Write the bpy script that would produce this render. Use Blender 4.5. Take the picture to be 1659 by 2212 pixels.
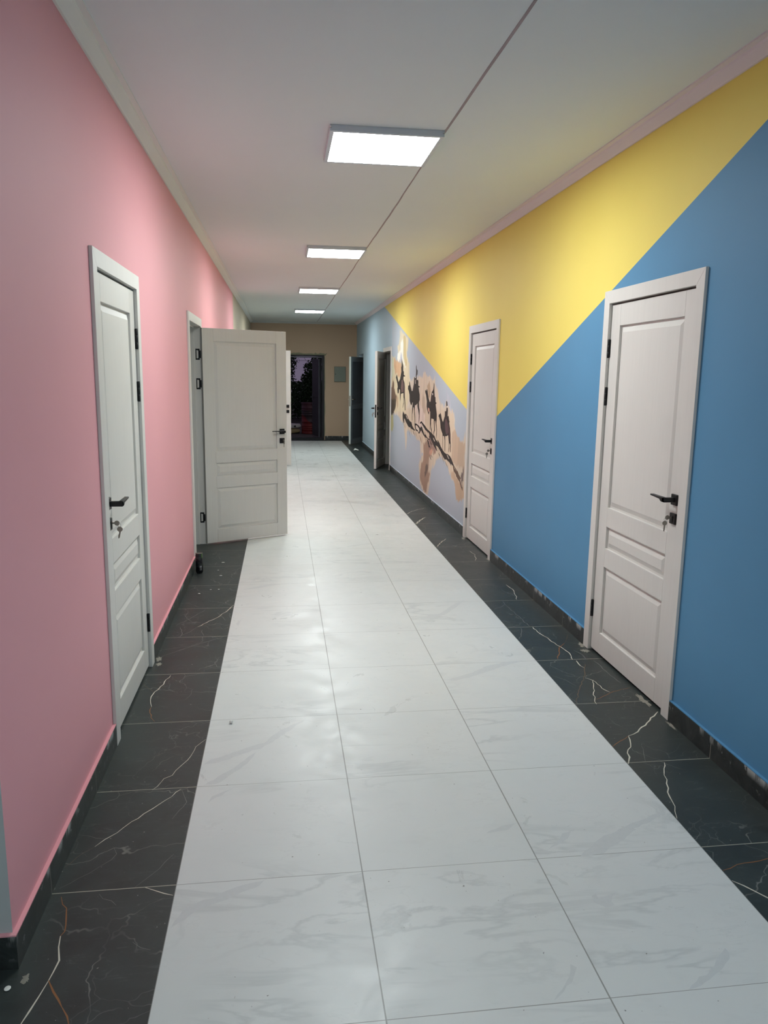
import bpy, bmesh, math, random
import numpy as np
from mathutils import Vector, Matrix, geometry
random.seed(7)
S = bpy.context.scene
for o in list(bpy.data.objects): bpy.data.objects.remove(o)
COL = S.collection
# ---------------------------------------------------------------- camera
YAW, PIT, ROL = 0.133948, 0.178132, 0.0142281
F = Vector((math.sin(YAW)*math.cos(PIT), math.cos(YAW)*math.cos(PIT), -math.sin(PIT)))
R0 = Vector((math.cos(YAW), -math.sin(YAW), 0)); U0 = R0.cross(F)
R = math.cos(ROL)*R0 + math.sin(ROL)*U0; U = -math.sin(ROL)*R0 + math.cos(ROL)*U0
cd = bpy.data.cameras.new('camera'); cam = bpy.data.objects.new('camera', cd); COL.objects.link(cam)
cd.sensor_fit = 'VERTICAL'; cd.sensor_height = 24.0; cd.lens = 24.0*1639.07/2212.0
cd.clip_start = 0.02; cd.clip_end = 200
M4 = Matrix((R, U, -F)).transposed().to_4x4(); M4.translation = Vector((0.3525, -1.6571, 1.6182))
cam.matrix_world = M4
S.camera = cam
# ---------------------------------------------------------------- world: dim mauve dusk
w = bpy.data.worlds.new('world'); S.world = w; w.use_nodes = True
w.node_tree.nodes['Background'].inputs[0].default_value = (0.20, 0.165, 0.245, 1)
w.node_tree.nodes['Background'].inputs[1].default_value = SKY_STRENGTH = 0.15
LAMP = 11.0
vs = S.view_settings; vs.view_transform = 'Standard'; vs.look = 'None'; vs.gamma = 1; vs.use_curve_mapping = False
vs.exposure = 2.14
# ---------------------------------------------------------------- helpers
def lin(c):
    return tuple(((x/255)/12.92 if x/255 <= .04045 else ((x/255+.055)/1.055)**2.4) for x in c[:3])+(1,)
class NT:
    def __init__(s, name):
        s.m = bpy.data.materials.new(name); s.m.use_nodes = True; s.t = s.m.node_tree
        s.b = s.t.nodes['Principled BSDF']
    def n(s, typ, **k):
        x = s.t.nodes.new(typ)
        for a, v in k.items():
            if a.startswith('i'): 
                i = int(a[1:]); s.put(x.inputs[i], v)
            else: setattr(x, a, v)
        return x
    def put(s, sock, v):
        if isinstance(v, bpy.types.NodeSocket): s.t.links.new(v, sock)
        else: sock.default_value = v
    def math(s, op, a, b=0.0, c=0.0, clamp=False):
        x = s.t.nodes.new('ShaderNodeMath'); x.operation = op; x.use_clamp = clamp
        s.put(x.inputs[0], a); s.put(x.inputs[1], b); s.put(x.inputs[2], c); return x.outputs[0]
    def vec(s, x, y, z):
        c = s.t.nodes.new('ShaderNodeCombineXYZ')
        s.put(c.inputs[0], x); s.put(c.inputs[1], y); s.put(c.inputs[2], z); return c.outputs[0]
    def pos(s):
        g = s.t.nodes.new('ShaderNodeNewGeometry'); p = s.t.nodes.new('ShaderNodeSeparateXYZ')
        s.t.links.new(g.outputs['Position'], p.inputs[0]); return g.outputs['Position'], p.outputs[0], p.outputs[1], p.outputs[2]
    def noise(s, vec, scale, detail=3, rough=.5, dist=0, out=0):
        x = s.t.nodes.new('ShaderNodeTexNoise'); s.put(x.inputs['Vector'], vec)
        x.inputs['Scale'].default_value = scale; x.inputs['Detail'].default_value = detail
        x.inputs['Roughness'].default_value = rough; x.inputs['Distortion'].default_value = dist
        return x.outputs[out]
    def mix(s, f, a, b, mode='MIX'):
        x = s.t.nodes.new('ShaderNodeMix'); x.data_type = 'RGBA'; x.blend_type = mode
        s.put(x.inputs[0], f); s.put(x.inputs[6], a); s.put(x.inputs[7], b); return x.outputs[2]
    def ramp(s, v, a, b):          # linear step a..b -> 0..1
        x = s.t.nodes.new('ShaderNodeMapRange'); s.put(x.inputs[0], v); x.inputs[1].default_value = a; x.inputs[2].default_value = b
        return x.outputs[0]
    def bump(s, h, st, dist=.002):
        x = s.t.nodes.new('ShaderNodeBump'); s.put(x.inputs['Height'], h); x.inputs['Strength'].default_value = st; x.inputs['Distance'].default_value = dist
        s.t.links.new(x.outputs[0], s.b.inputs['Normal'])
    def fin(s, col, rough=.6, metal=0, spec=None):
        s.put(s.b.inputs['Base Color'], col); s.put(s.b.inputs['Roughness'], rough); s.b.inputs['Metallic'].default_value = metal
        if spec is not None: s.b.inputs['Specular IOR Level'].default_value = spec
        return s.m
def plain(name, rgb, rough=.6, metal=0, var=.06, scale=30, spec=None):
    t = NT(name); P, x, y, z = t.pos()
    f = t.noise(P, scale, 3)
    c = lin(rgb); d = tuple(v*(1-var) for v in c[:3])+(1,); e = tuple(min(1, v*(1+var)) for v in c[:3])+(1,)
    return t.fin(t.mix(f, d, e), rough, metal, spec)
def paint(name, rgb, rough=.62):
    t = NT(name); P, x, y, z = t.pos()
    c = lin(rgb); d = tuple(v*.97 for v in c[:3])+(1,)
    t.bump(t.noise(P, 220, 3), .12, .001)
    return t.fin(t.mix(t.noise(P, 2.5, 4), d, c), rough, spec=.3)
def bm_new(): return bmesh.new()
def box(bm, x0, x1, y0, y1, z0, z1, bev=0, mi=0):
    n0 = len(bm.faces)
    v = [bm.verts.new((x, y, z)) for x in (x0, x1) for y in (y0, y1) for z in (z0, z1)]
    fs = [bm.faces.new([v[i] for i in q]) for q in ((0,1,3,2),(4,6,7,5),(0,4,5,1),(2,3,7,6),(0,2,6,4),(1,5,7,3))]
    if bev > 0:
        es = list({e for f in fs for e in f.edges})
        r = bmesh.ops.bevel(bm, geom=es, offset=bev, segments=1, affect='EDGES')
        fs = list({f for f in r['faces']} | {f for f in fs if f.is_valid})
    for f in fs: f.material_index = mi
    return fs
def prism(bm, pts, axis, a, b, bev=0):
    """pts: 2-D outline; axis 'x','y','z' the extrusion axis; the other two in order"""
    def P(q, t):
        return {'x': (t, q[0], q[1]), 'y': (q[0], t, q[1]), 'z': (q[0], q[1], t)}[axis]
    A = [bm.verts.new(P(q, a)) for q in pts]; B = [bm.verts.new(P(q, b)) for q in pts]
    n = len(pts); fs = [bm.faces.new(A), bm.faces.new(B[::-1])]
    for i in range(n): fs.append(bm.faces.new((A[i], B[i], B[(i+1) % n], A[(i+1) % n])))
    if bev > 0: bmesh.ops.bevel(bm, geom=list({e for f in fs for e in f.edges}), offset=bev, segments=1, affect='EDGES')
def lathe(bm, prof, n=24, c=(0, 0, 0), smooth=True):
    rings = []
    for r, z in prof:
        rings.append([bm.verts.new((c[0]+r*math.cos(2*math.pi*k/n), c[1]+r*math.sin(2*math.pi*k/n), c[2]+z)) for k in range(n)])
    for a, b in zip(rings, rings[1:]):
        for k in range(n):
            f = bm.faces.new((a[k], a[(k+1) % n], b[(k+1) % n], b[k])); f.smooth = smooth
    bm.faces.new(rings[0][::-1]); bm.faces.new(rings[-1])
def tube(bm, pts, r, n=8, closed=False):
    pts = [Vector(p) for p in pts]; rings = []
    m = len(pts)
    for i, p in enumerate(pts):
        a = pts[(i-1) % m] if (closed or i > 0) else p; b = pts[(i+1) % m] if (closed or i < m-1) else p
        d = (b-a).normalized(); up = Vector((0, 0, 1)) if abs(d.z) < .9 else Vector((1, 0, 0))
        s = d.cross(up).normalized(); t = s.cross(d)
        rings.append([bm.verts.new(p+r*(math.cos(2*math.pi*k/n)*s+math.sin(2*math.pi*k/n)*t)) for k in range(n)])
    rr = list(zip(rings, rings[1:])) + ([(rings[-1], rings[0])] if closed else [])
    for a, b in rr:
        for k in range(n):
            f = bm.faces.new((a[k], a[(k+1) % n], b[(k+1) % n], b[k])); f.smooth = True
    if not closed: bm.faces.new(rings[0][::-1]); bm.faces.new(rings[-1])
ORG = {}
def obj(name, bm, mats, parent=None, M=None, org=None, recalc=True):
    if M is not None: bm.transform(M)
    if recalc: bmesh.ops.recalc_face_normals(bm, faces=bm.faces)
    if parent is not None: org = ORG[parent.name]
    if org is None: org = Vector((0, 0, 0))
    org = Vector(org)
    bmesh.ops.translate(bm, verts=bm.verts, vec=-org)
    me = bpy.data.meshes.new(name); bm.to_mesh(me); bm.free()
    o = bpy.data.objects.new(name, me); COL.objects.link(o)
    for m in (mats if isinstance(mats, (list, tuple)) else [mats]): me.materials.append(m)
    if parent is not None: o.parent = parent
    else: o.location = org
    ORG[o.name] = org
    return o
def empty(name, loc):
    o = bpy.data.objects.new(name, None); COL.objects.link(o); o.location = loc; o.empty_display_size = .1
    ORG[o.name] = Vector(loc); return o
def tag(o, label=None, cat=None, group=None, kind=None):
    if label: o['label'] = label
    if cat: o['category'] = cat
    if group: o['group'] = group
    if kind: o['kind'] = kind
    return o
# ---------------------------------------------------------------- measured sizes (metres)
XL, XR, ZC = -0.393, 2.192, 2.875       # wall planes, ceiling
YE = 17.47                              # end wall
Y0 = 0.297                              # where the pink wall ends, near the camera
TY = 0.5926                             # tile pitch along the corridor
YB, XA, XZ = -6.0, -3.2, 5.0            # hall behind the camera, outer walls of the side rooms
ZB = 0.1                                # skirting height
CAMELS=[[(10.169,1.889),(10.125,1.84),(10.021,1.763),(10.012,1.688),(9.942,1.681),(9.944,1.631),(9.821,1.616),(9.828,1.605),(9.961,1.605),(9.977,1.562),(9.869,1.513),(9.822,1.451),(9.816,1.307),(9.754,1.221),(9.728,1.104),(9.78,1.101),(9.824,1.238),(9.896,1.298),(9.893,1.204),(9.987,1.13),(10.009,1.135),(9.927,1.215),(9.952,1.354),(10.096,1.347),(10.201,1.335),(10.223,1.269),(10.251,1.21),(10.279,1.268),(10.303,1.397),(10.405,1.408),(10.421,1.355),(10.485,1.331),(10.554,1.346),(10.594,1.411),(10.543,1.439),(10.594,1.491),(10.716,1.557),(10.757,1.59),(10.656,1.637),(10.607,1.604),(10.557,1.564),(10.462,1.519),(10.314,1.566),(10.256,1.624),(10.198,1.676),(10.227,1.74),(10.188,1.765),(10.183,1.835)],[(8.855,1.772),(8.814,1.712),(8.745,1.689),(8.755,1.638),(8.819,1.615),(8.802,1.559),(8.697,1.568),(8.667,1.537),(8.671,1.487),(8.564,1.48),(8.561,1.463),(8.645,1.465),(8.597,1.415),(8.543,1.366),(8.534,1.299),(8.588,1.264),(8.57,1.202),(8.523,1.16),(8.521,1.07),(8.554,1.0),(8.582,0.964),(8.58,1.021),(8.566,1.09),(8.647,1.165),(8.69,1.197),(8.706,1.248),(8.803,1.221),(8.904,1.212),(8.917,1.13),(8.875,1.062),(8.857,0.923),(8.885,0.921),(8.918,1.048),(8.985,1.173),(9.039,1.183),(9.077,1.122),(9.114,1.073),(9.104,0.99),(9.132,0.988),(9.144,1.083),(9.125,1.167),(9.092,1.245),(9.134,1.238),(9.183,1.2),(9.257,1.209),(9.354,1.254),(9.384,1.344),(9.466,1.402),(9.526,1.425),(9.513,1.474),(9.419,1.481),(9.433,1.536),(9.388,1.53),(9.268,1.448),(9.19,1.402),(9.127,1.409),(9.027,1.51),(9.02,1.597),(8.987,1.606),(8.95,1.586),(8.882,1.587),(8.877,1.627),(8.86,1.678),(8.879,1.746)],[(7.586,1.544),(7.548,1.517),(7.548,1.457),(7.511,1.372),(7.467,1.368),(7.451,1.309),(7.399,1.303),(7.405,1.289),(7.448,1.284),(7.402,1.226),(7.356,1.163),(7.355,1.103),(7.375,1.062),(7.324,0.985),(7.325,0.929),(7.35,0.872),(7.361,0.876),(7.349,0.978),(7.403,1.04),(7.448,1.087),(7.48,1.075),(7.475,1.035),(7.45,0.971),(7.542,0.907),(7.556,0.912),(7.492,0.973),(7.52,1.042),(7.54,1.097),(7.687,1.099),(7.71,1.061),(7.702,0.999),(7.655,0.956),(7.6,0.908),(7.627,0.909),(7.704,0.957),(7.741,1.028),(7.759,0.954),(7.778,0.952),(7.772,1.052),(7.772,1.115),(7.78,1.182),(7.835,1.175),(7.858,1.137),(7.917,1.155),(7.993,1.194),(8.027,1.235),(8.021,1.299),(8.08,1.372),(8.152,1.413),(8.142,1.442),(8.067,1.431),(8.042,1.458),(7.997,1.443),(7.962,1.396),(7.905,1.345),(7.823,1.295),(7.777,1.307),(7.737,1.376),(7.703,1.423),(7.614,1.456),(7.593,1.496)],[(6.822,1.345),(6.787,1.333),(6.758,1.278),(6.742,1.241),(6.751,1.176),(6.701,1.183),(6.674,1.143),(6.639,1.122),(6.662,1.106),(6.608,1.054),(6.577,0.987),(6.568,0.919),(6.539,0.866),(6.551,0.791),(6.572,0.789),(6.572,0.872),(6.596,0.889),(6.621,0.868),(6.615,0.822),(6.647,0.781),(6.658,0.782),(6.639,0.838),(6.645,0.884),(6.674,0.933),(6.694,0.969),(6.791,0.949),(6.854,0.947),(6.847,0.895),(6.84,0.776),(6.858,0.774),(6.87,0.893),(6.903,0.938),(6.974,0.942),(6.981,0.908),(6.97,0.778),(6.984,0.776),(6.998,0.911),(6.999,0.959),(7.063,0.989),(7.115,1.019),(7.148,1.09),(7.215,1.136),(7.254,1.148),(7.233,1.177),(7.172,1.175),(7.15,1.195),(7.112,1.18),(7.07,1.134),(6.994,1.095),(6.942,1.137),(6.901,1.172),(6.901,1.227),(6.84,1.227),(6.822,1.261),(6.839,1.303),(6.849,1.34)]]
ACCENTS=[(0,(116,92,88),[(10.162,1.548),(10.026,1.558),(9.979,1.511),(9.987,1.375),(10.14,1.359),(10.212,1.431)]),(0,(92,74,72),[(9.962,1.512),(9.88,1.5),(9.832,1.438),(9.833,1.313),(9.897,1.305),(9.948,1.392)]),(1,(214,202,196),[(8.93,1.563),(8.897,1.566),(8.873,1.509),(8.917,1.509)]),(1,(66,52,50),[(9.072,1.451),(9.009,1.505),(8.956,1.494),(8.982,1.43),(9.063,1.381)]),(2,(236,228,222),[(7.674,1.411),(7.621,1.41),(7.618,1.387),(7.663,1.388)]),(2,(84,58,54),[(7.678,1.378),(7.63,1.379),(7.67,1.316),(7.714,1.299)]),(2,(196,156,140),[(7.925,1.223),(7.84,1.216),(7.809,1.186),(7.875,1.162),(7.936,1.191)]),(3,(96,74,76),[(6.872,1.131),(6.806,1.144),(6.722,1.093),(6.677,1.003),(6.738,0.97),(6.817,0.974),(6.873,1.055)]),(3,(80,60,60),[(6.7,1.095),(6.642,1.071),(6.587,0.982),(6.59,0.926),(6.649,0.959),(6.689,1.011)]),(3,(230,222,214),[(6.819,1.287),(6.762,1.292),(6.759,1.273),(6.807,1.267)])]
DARKS=[[(9.955,1.078),(9.871,1.06),(9.788,1.039),(9.71,1.055),(9.57,1.038),(9.45,0.995),(9.277,0.963),(9.168,0.963),(9.09,0.914),(8.945,0.883),(8.84,0.873),(8.873,0.859),(9.048,0.864),(9.192,0.866),(9.268,0.885),(9.359,0.872),(9.475,0.889),(9.615,0.923),(9.779,0.97),(9.841,0.979),(9.813,0.917),(9.873,0.901),(9.96,0.947),(9.998,1.022)],[(8.903,0.962),(8.75,0.966),(8.584,0.954),(8.452,0.929),(8.392,0.955),(8.314,0.949),(8.231,0.905),(8.135,0.863),(8.033,0.871),(7.972,0.849),(7.812,0.83),(7.772,0.844),(7.817,0.867),(7.762,0.871),(7.743,0.831),(7.867,0.818),(7.955,0.834),(8.072,0.83),(8.225,0.856),(8.353,0.897),(8.4,0.893),(8.505,0.846),(8.57,0.847),(8.638,0.87),(8.771,0.866),(8.86,0.895),(8.888,0.928)],[(8.492,0.991),(8.385,1.025),(8.322,1.015),(8.121,0.984),(7.941,0.948),(7.686,0.924),(7.576,0.907),(7.47,0.9),(7.387,0.861),(7.296,0.848),(7.155,0.816),(7.057,0.801),(6.982,0.778),(6.863,0.756),(6.771,0.751),(6.672,0.757),(6.572,0.744),(6.483,0.716),(6.362,0.668),(6.412,0.658),(6.584,0.673),(6.763,0.69),(6.829,0.678),(6.924,0.697),(7.023,0.73),(7.148,0.762),(7.251,0.787),(7.378,0.791),(7.268,0.73),(7.293,0.728),(7.479,0.771),(7.562,0.8),(7.647,0.829),(7.761,0.866),(7.822,0.904),(7.966,0.919),(8.084,0.927),(8.239,0.965),(8.366,0.996),(8.459,0.984)],[(7.274,0.87),(7.171,0.844),(7.082,0.808),(7.104,0.799),(7.232,0.834),(7.285,0.859)],[(7.748,0.656),(7.688,0.62),(7.629,0.59),(7.656,0.587),(7.729,0.616)],[(7.651,0.65),(7.566,0.623),(7.587,0.62),(7.655,0.639)],[(7.897,0.823),(7.836,0.791),(7.817,0.756),(7.717,0.738),(7.799,0.725),(7.874,0.761),(7.923,0.81)]]
BROWNS=[[(6.412,0.658),(6.362,0.668),(6.327,0.638),(6.224,0.619),(6.176,0.63),(6.123,0.601),(6.023,0.574),(5.961,0.535),(5.929,0.504),(5.921,0.449),(6.01,0.484),(6.074,0.528),(6.236,0.564),(6.259,0.583),(6.364,0.606)]]
LIGHTS=[[(9.687,1.035),(9.608,1.03),(9.499,0.989),(9.536,0.981)],[(8.814,0.939),(8.714,0.945),(8.546,0.917),(8.505,0.891),(8.539,0.86),(8.624,0.883),(8.775,0.895)],[(7.558,0.872),(7.505,0.866),(7.423,0.837),(7.461,0.832)],[(6.737,0.745),(6.692,0.745),(6.6,0.711),(6.643,0.71)],[(6.06,0.565),(6.021,0.562),(5.937,0.494),(5.955,0.492)]]
WASHES=[((222,205,182),2.5,[(11.298,1.574),(10.907,1.589),(10.633,1.637),(9.474,1.626),(9.317,1.555),(8.64,1.627),(8.445,1.589),(8.213,1.671),(8.021,1.539),(7.523,1.594),(7.433,0.911),(9.078,0.782),(9.907,0.981),(10.793,0.999),(11.232,0.977)]),((222,202,176),3,[(8.523,1.565),(8.168,1.648),(7.963,1.622),(7.767,1.607),(7.549,1.557),(7.331,1.451),(7.215,1.317),(6.971,1.269),(6.763,1.394),(6.618,1.284),(6.464,1.232),(6.412,1.149),(6.377,1.048),(6.313,1.021),(6.266,0.967),(6.071,0.961),(5.942,0.972),(5.882,1.062),(5.817,0.851),(8.399,0.586)]),((218,196,166),3,[(10.477,1.116),(6.513,1.24),(6.433,1.109),(6.317,1.005),(6.098,0.974),(6.0,0.948),(5.899,1.016),(5.775,0.384),(6.182,0.317),(6.26,0.447),(6.411,0.494),(6.569,0.562),(6.687,0.623),(6.992,0.675),(7.233,0.659),(7.35,0.58),(7.653,0.455),(7.687,0.291),(7.783,0.169),(7.831,0.097),(8.067,0.093),(8.256,0.126),(8.429,0.244),(8.483,0.409),(8.43,0.501),(8.22,0.58),(8.208,0.72),(8.658,0.759),(8.866,0.807),(9.225,0.833),(9.601,0.806),(9.552,0.722),(9.602,0.491),(9.693,0.647),(9.795,0.766),(9.891,0.887),(10.105,0.925),(10.462,0.984)]),((224,206,165),2,[(10.401,2.31),(10.273,2.309),(9.854,2.219),(9.577,2.164),(9.596,2.009),(9.707,1.976),(9.658,1.889),(9.455,1.777),(9.395,1.586),(9.433,1.283),(9.718,1.087),(11.236,1.014),(11.341,1.953),(10.897,1.916),(10.657,1.845),(10.256,1.806),(10.53,1.908),(10.639,2.074),(10.467,2.127),(10.413,2.227)]),((208,184,122),1.5,[(10.055,2.223),(9.812,2.199),(9.756,1.891),(9.645,1.78),(9.801,1.782),(9.951,1.864),(10.009,2.009)]),((238,234,220),1.2,[(10.092,2.187),(10.042,2.11),(10.05,2.01),(10.061,1.929),(9.944,1.802),(9.757,1.738),(9.877,1.751),(10.003,1.784),(10.183,1.9),(10.236,1.991),(10.328,1.871),(10.478,1.842),(10.66,1.871),(10.605,1.975),(10.323,2.006),(10.315,2.121)]),((184,186,204),1.2,[(10.255,1.979),(10.142,1.912),(10.133,1.836),(10.345,1.833),(10.311,1.903)]),((218,168,122),1.5,[(10.991,1.904),(10.659,1.858),(10.213,1.799),(10.249,1.742),(10.199,1.678),(10.359,1.581),(10.54,1.613),(10.683,1.666),(10.868,1.659),(11.001,1.782)]),((208,208,175),2,[(11.338,1.925),(11.087,1.899),(11.014,1.68),(11.295,1.541)]),((126,98,80),2,[(11.098,1.563),(10.946,1.509),(10.959,1.407),(10.639,1.292),(10.676,1.21),(10.738,1.14),(10.94,1.029),(11.337,1.001),(11.377,1.363),(11.183,1.437)]),((80,70,58),1.5,[(11.361,1.22),(10.728,1.254),(10.761,1.137),(10.892,1.029),(11.28,0.953),(11.401,1.112)]),((206,172,130),1.5,[(10.642,1.31),(10.457,1.282),(10.464,1.149),(10.572,1.105),(10.649,1.175)]),((190,184,126),1.5,[(11.281,0.96),(10.984,0.99),(10.964,0.817),(11.052,0.72),(11.302,0.688)]),((226,205,190),3,[(8.854,1.225),(8.462,1.229),(8.18,1.186),(8.116,0.918),(8.81,0.868)]),((188,158,122),2.5,[(8.034,1.511),(7.87,1.549),(7.787,1.442),(7.801,1.338),(7.899,1.345)]),((200,176,150),3,[(8.343,1.375),(8.156,1.327),(8.077,1.168),(8.218,1.107),(8.353,1.21)]),((186,190,204),2,[(6.862,1.47),(6.768,1.435),(6.648,1.351),(6.569,1.24),(6.657,1.259),(6.845,1.345),(6.877,1.414)]),((166,130,106),2,[(8.178,0.723),(8.092,0.758),(7.925,0.821),(7.748,0.762),(7.5,0.733),(7.366,0.705),(7.626,0.669),(7.786,0.626),(7.774,0.531),(7.818,0.435),(7.704,0.422),(7.748,0.336),(7.85,0.241),(7.894,0.131),(8.133,0.139),(8.297,0.205),(8.405,0.304),(8.356,0.424),(8.18,0.501)]),((106,86,78),1.5,[(7.942,0.506),(7.839,0.486),(7.832,0.433),(7.982,0.359),(8.037,0.33),(8.072,0.37),(8.019,0.42),(8.011,0.471)]),((160,125,115),1.5,[(7.794,0.906),(7.52,0.886),(7.51,0.809),(7.32,0.74),(7.417,0.7),(7.556,0.754),(7.653,0.666),(7.791,0.662),(7.859,0.752)]),((216,156,126),1.5,[(7.796,0.704),(7.608,0.743),(7.574,0.684),(7.76,0.644)]),((200,170,140),3,[(6.484,1.033),(6.32,1.027),(6.116,0.972),(5.905,0.93),(5.888,0.675),(6.04,0.7),(6.372,0.669),(6.486,0.739),(6.49,0.923)]),((202,166,132),2.5,[(6.256,0.561),(5.94,0.516),(5.81,0.378),(6.202,0.314),(6.26,0.447),(6.434,0.514),(6.53,0.595)]),((112,92,88),1.5,[(5.977,0.651),(5.91,0.702),(5.906,0.542),(5.982,0.554),(6.027,0.605)])]
VEINS=[('w',5,[(-0.302,0.4),(-0.295,0.356),(-0.279,0.303),(-0.283,0.263),(-0.287,0.232)]),('w',3.5,[(-0.287,0.232),(-0.296,0.181),(-0.306,0.132),(-0.314,0.096),(-0.323,0.066)]),('g',3.5,[(-0.347,0.575),(-0.334,0.539),(-0.317,0.52),(-0.306,0.475),(-0.295,0.418),(-0.302,0.4)]),('g',5,[(-0.287,0.232),(-0.263,0.191),(-0.243,0.163),(-0.229,0.14)]),('g',3.5,[(-0.229,0.14),(-0.206,0.106),(-0.196,0.082),(-0.185,0.05)]),('w',3,[(-0.096,0.591),(-0.066,0.574),(-0.032,0.555),(-0.003,0.543)]),('w',2.5,[(-0.059,1.174),(-0.108,1.099),(-0.173,1.015),(-0.208,0.968),(-0.246,0.903),(-0.28,0.867),(-0.305,0.828)]),('b',1.8,[(-0.305,0.828),(-0.334,0.797),(-0.377,0.724)]),('t',1.2,[(-0.376,0.904),(-0.339,0.894),(-0.313,0.878),(-0.274,0.872)]),('t',1.2,[(-0.365,0.616),(-0.318,0.66),(-0.261,0.717),(-0.232,0.749),(-0.222,0.778),(-0.24,0.818)]),('t',1.2,[(-0.128,0.595),(-0.091,0.646),(-0.052,0.717),(-0.029,0.757)]),('t',1.5,[(-0.233,0.575),(-0.218,0.552),(-0.188,0.538),(-0.17,0.516)]),('t',1.5,[(-0.09,0.351),(-0.064,0.327),(-0.034,0.314)]),('w',2,[(-0.002,1.587),(-0.039,1.52),(-0.061,1.404),(-0.08,1.364),(-0.107,1.285),(-0.137,1.262),(-0.169,1.18)]),('w',3.5,[(-0.262,2.353),(-0.293,2.205),(-0.316,2.111),(-0.317,2.04),(-0.299,1.96)]),('g',3,[(-0.299,1.96),(-0.301,1.922),(-0.282,1.837),(-0.257,1.79)]),('b',2,[(-0.385,2.247),(-0.349,2.188),(-0.315,2.132)]),('t',2,[(-0.377,2.581),(-0.342,2.657),(-0.228,2.77)]),('t',1.5,[(-0.147,2.023),(-0.131,2.062),(-0.125,2.155),(-0.162,2.181)]),('t',1.5,[(-0.057,1.177),(-0.041,1.127),(-0.025,1.078),(-0.046,1.023),(-0.064,0.97)]),('w',3.5,[(-0.001,3.614),(-0.033,3.507),(-0.089,3.351),(-0.121,3.294),(-0.204,3.158)]),('t',2,[(-0.204,3.158),(-0.24,3.069),(-0.303,2.97)]),('t',3,[(-0.314,3.163),(-0.286,3.042),(-0.295,2.96)]),('t',3,[(-0.17,3.095),(-0.169,3.052),(-0.148,2.981)]),('t',3,[(-0.104,3.45),(-0.076,3.374),(-0.036,3.275)]),('t',2.5,[(-0.358,4.022),(-0.33,4.066),(-0.294,4.125)]),('t',3,[(-0.231,5.176),(-0.219,5.068),(-0.196,4.982)]),('t',3,[(-0.229,4.883),(-0.231,4.765),(-0.311,4.83)]),('t',3,[(-0.283,2.716),(-0.178,2.819),(-0.023,2.955)]),('t',2.5,[(-0.192,3.508),(-0.276,3.32),(-0.346,3.188)]),('t',2.5,[(-0.344,3.706),(-0.237,3.577)]),('t',3,[(-0.106,2.862),(-0.104,2.803),(-0.126,2.786)]),('w',5,[(2.191,1.65),(2.11,1.588),(2.047,1.515),(1.981,1.456),(1.917,1.42)]),('w',5,[(1.917,1.42),(1.895,1.35),(1.857,1.295),(1.793,1.175)]),('g',5,[(1.917,1.42),(1.856,1.375),(1.796,1.331)]),('w',3.5,[(1.963,1.171),(1.91,1.071),(1.887,1.007),(1.859,0.945),(1.845,0.885),(1.82,0.815),(1.803,0.767)]),('t',2,[(1.934,1.326),(1.909,1.251),(1.883,1.18)]),('w',3.5,[(2.035,2.347),(2.028,2.266),(2.039,2.233)]),('b',4,[(2.065,2.295),(1.997,2.129),(1.901,1.964),(1.811,1.783)]),('w',3.5,[(1.985,2.1),(2.02,2.038),(2.019,1.953),(2.04,1.901)]),('w',3,[(2.018,2.067),(1.952,1.905),(1.91,1.765)]),('t',3,[(2.134,2.338),(2.143,2.255),(2.14,2.145),(2.152,2.01)]),('g',2.5,[(1.928,1.82),(2.064,1.907),(2.19,1.95)]),('t',2,[(2.175,1.869),(2.172,1.816),(2.181,1.763)]),('t',2,[(1.815,2.147),(1.864,2.082),(1.895,1.993)]),('w',4,[(1.799,0.41),(1.827,0.381),(1.852,0.343),(1.868,0.318),(1.885,0.294)]),('g',3.5,[(1.802,0.463),(1.897,0.491),(1.995,0.506),(2.054,0.513)]),('t',2,[(1.806,0.574),(1.824,0.559),(1.793,0.522)]),('w',4,[(1.973,2.956),(1.977,2.834),(2.0,2.716),(2.012,2.615),(2.03,2.539),(2.037,2.455),(2.018,2.368)]),('g',5,[(2.073,2.642),(2.008,2.562),(1.982,2.481),(1.935,2.385)]),('b',3.5,[(2.151,2.794),(2.109,2.706),(2.073,2.642)]),('w',4,[(2.032,2.347),(2.024,2.271)]),('t',3,[(2.082,2.513),(2.106,2.439),(2.101,2.369)]),('t',3,[(1.891,2.95),(1.851,2.822),(1.811,2.733)]),('w',4,[(2.096,3.975),(2.108,3.851),(2.082,3.686),(2.057,3.576)]),('w',4,[(2.087,5.151),(2.103,5.025),(2.078,4.859),(2.049,4.768)]),('w',5,[(1.982,5.705),(1.885,5.511),(1.816,5.353)]),('w',5,[(1.973,6.848),(1.883,6.665),(1.817,6.488)]),('t',3,[(1.939,3.54),(1.94,3.389),(1.951,3.138),(1.956,2.969)]),('t',3,[(1.92,3.99),(1.974,3.967),(2.027,3.945)]),('t',3,[(1.823,3.356),(1.904,3.422),(1.935,3.464)]),('w',6,[(2.113,7.502),(1.988,7.389),(1.896,7.278),(1.793,7.086)]),('w',5,[(1.997,6.886),(1.901,6.735),(1.806,6.493)]),('t',5,[(1.937,8.26),(1.977,8.018),(2.02,7.692)]),('t',5,[(1.901,8.55),(2.035,8.732),(2.166,8.805)]),('t',5,[(1.802,9.306),(1.924,9.474),(2.044,9.426)])]
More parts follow.
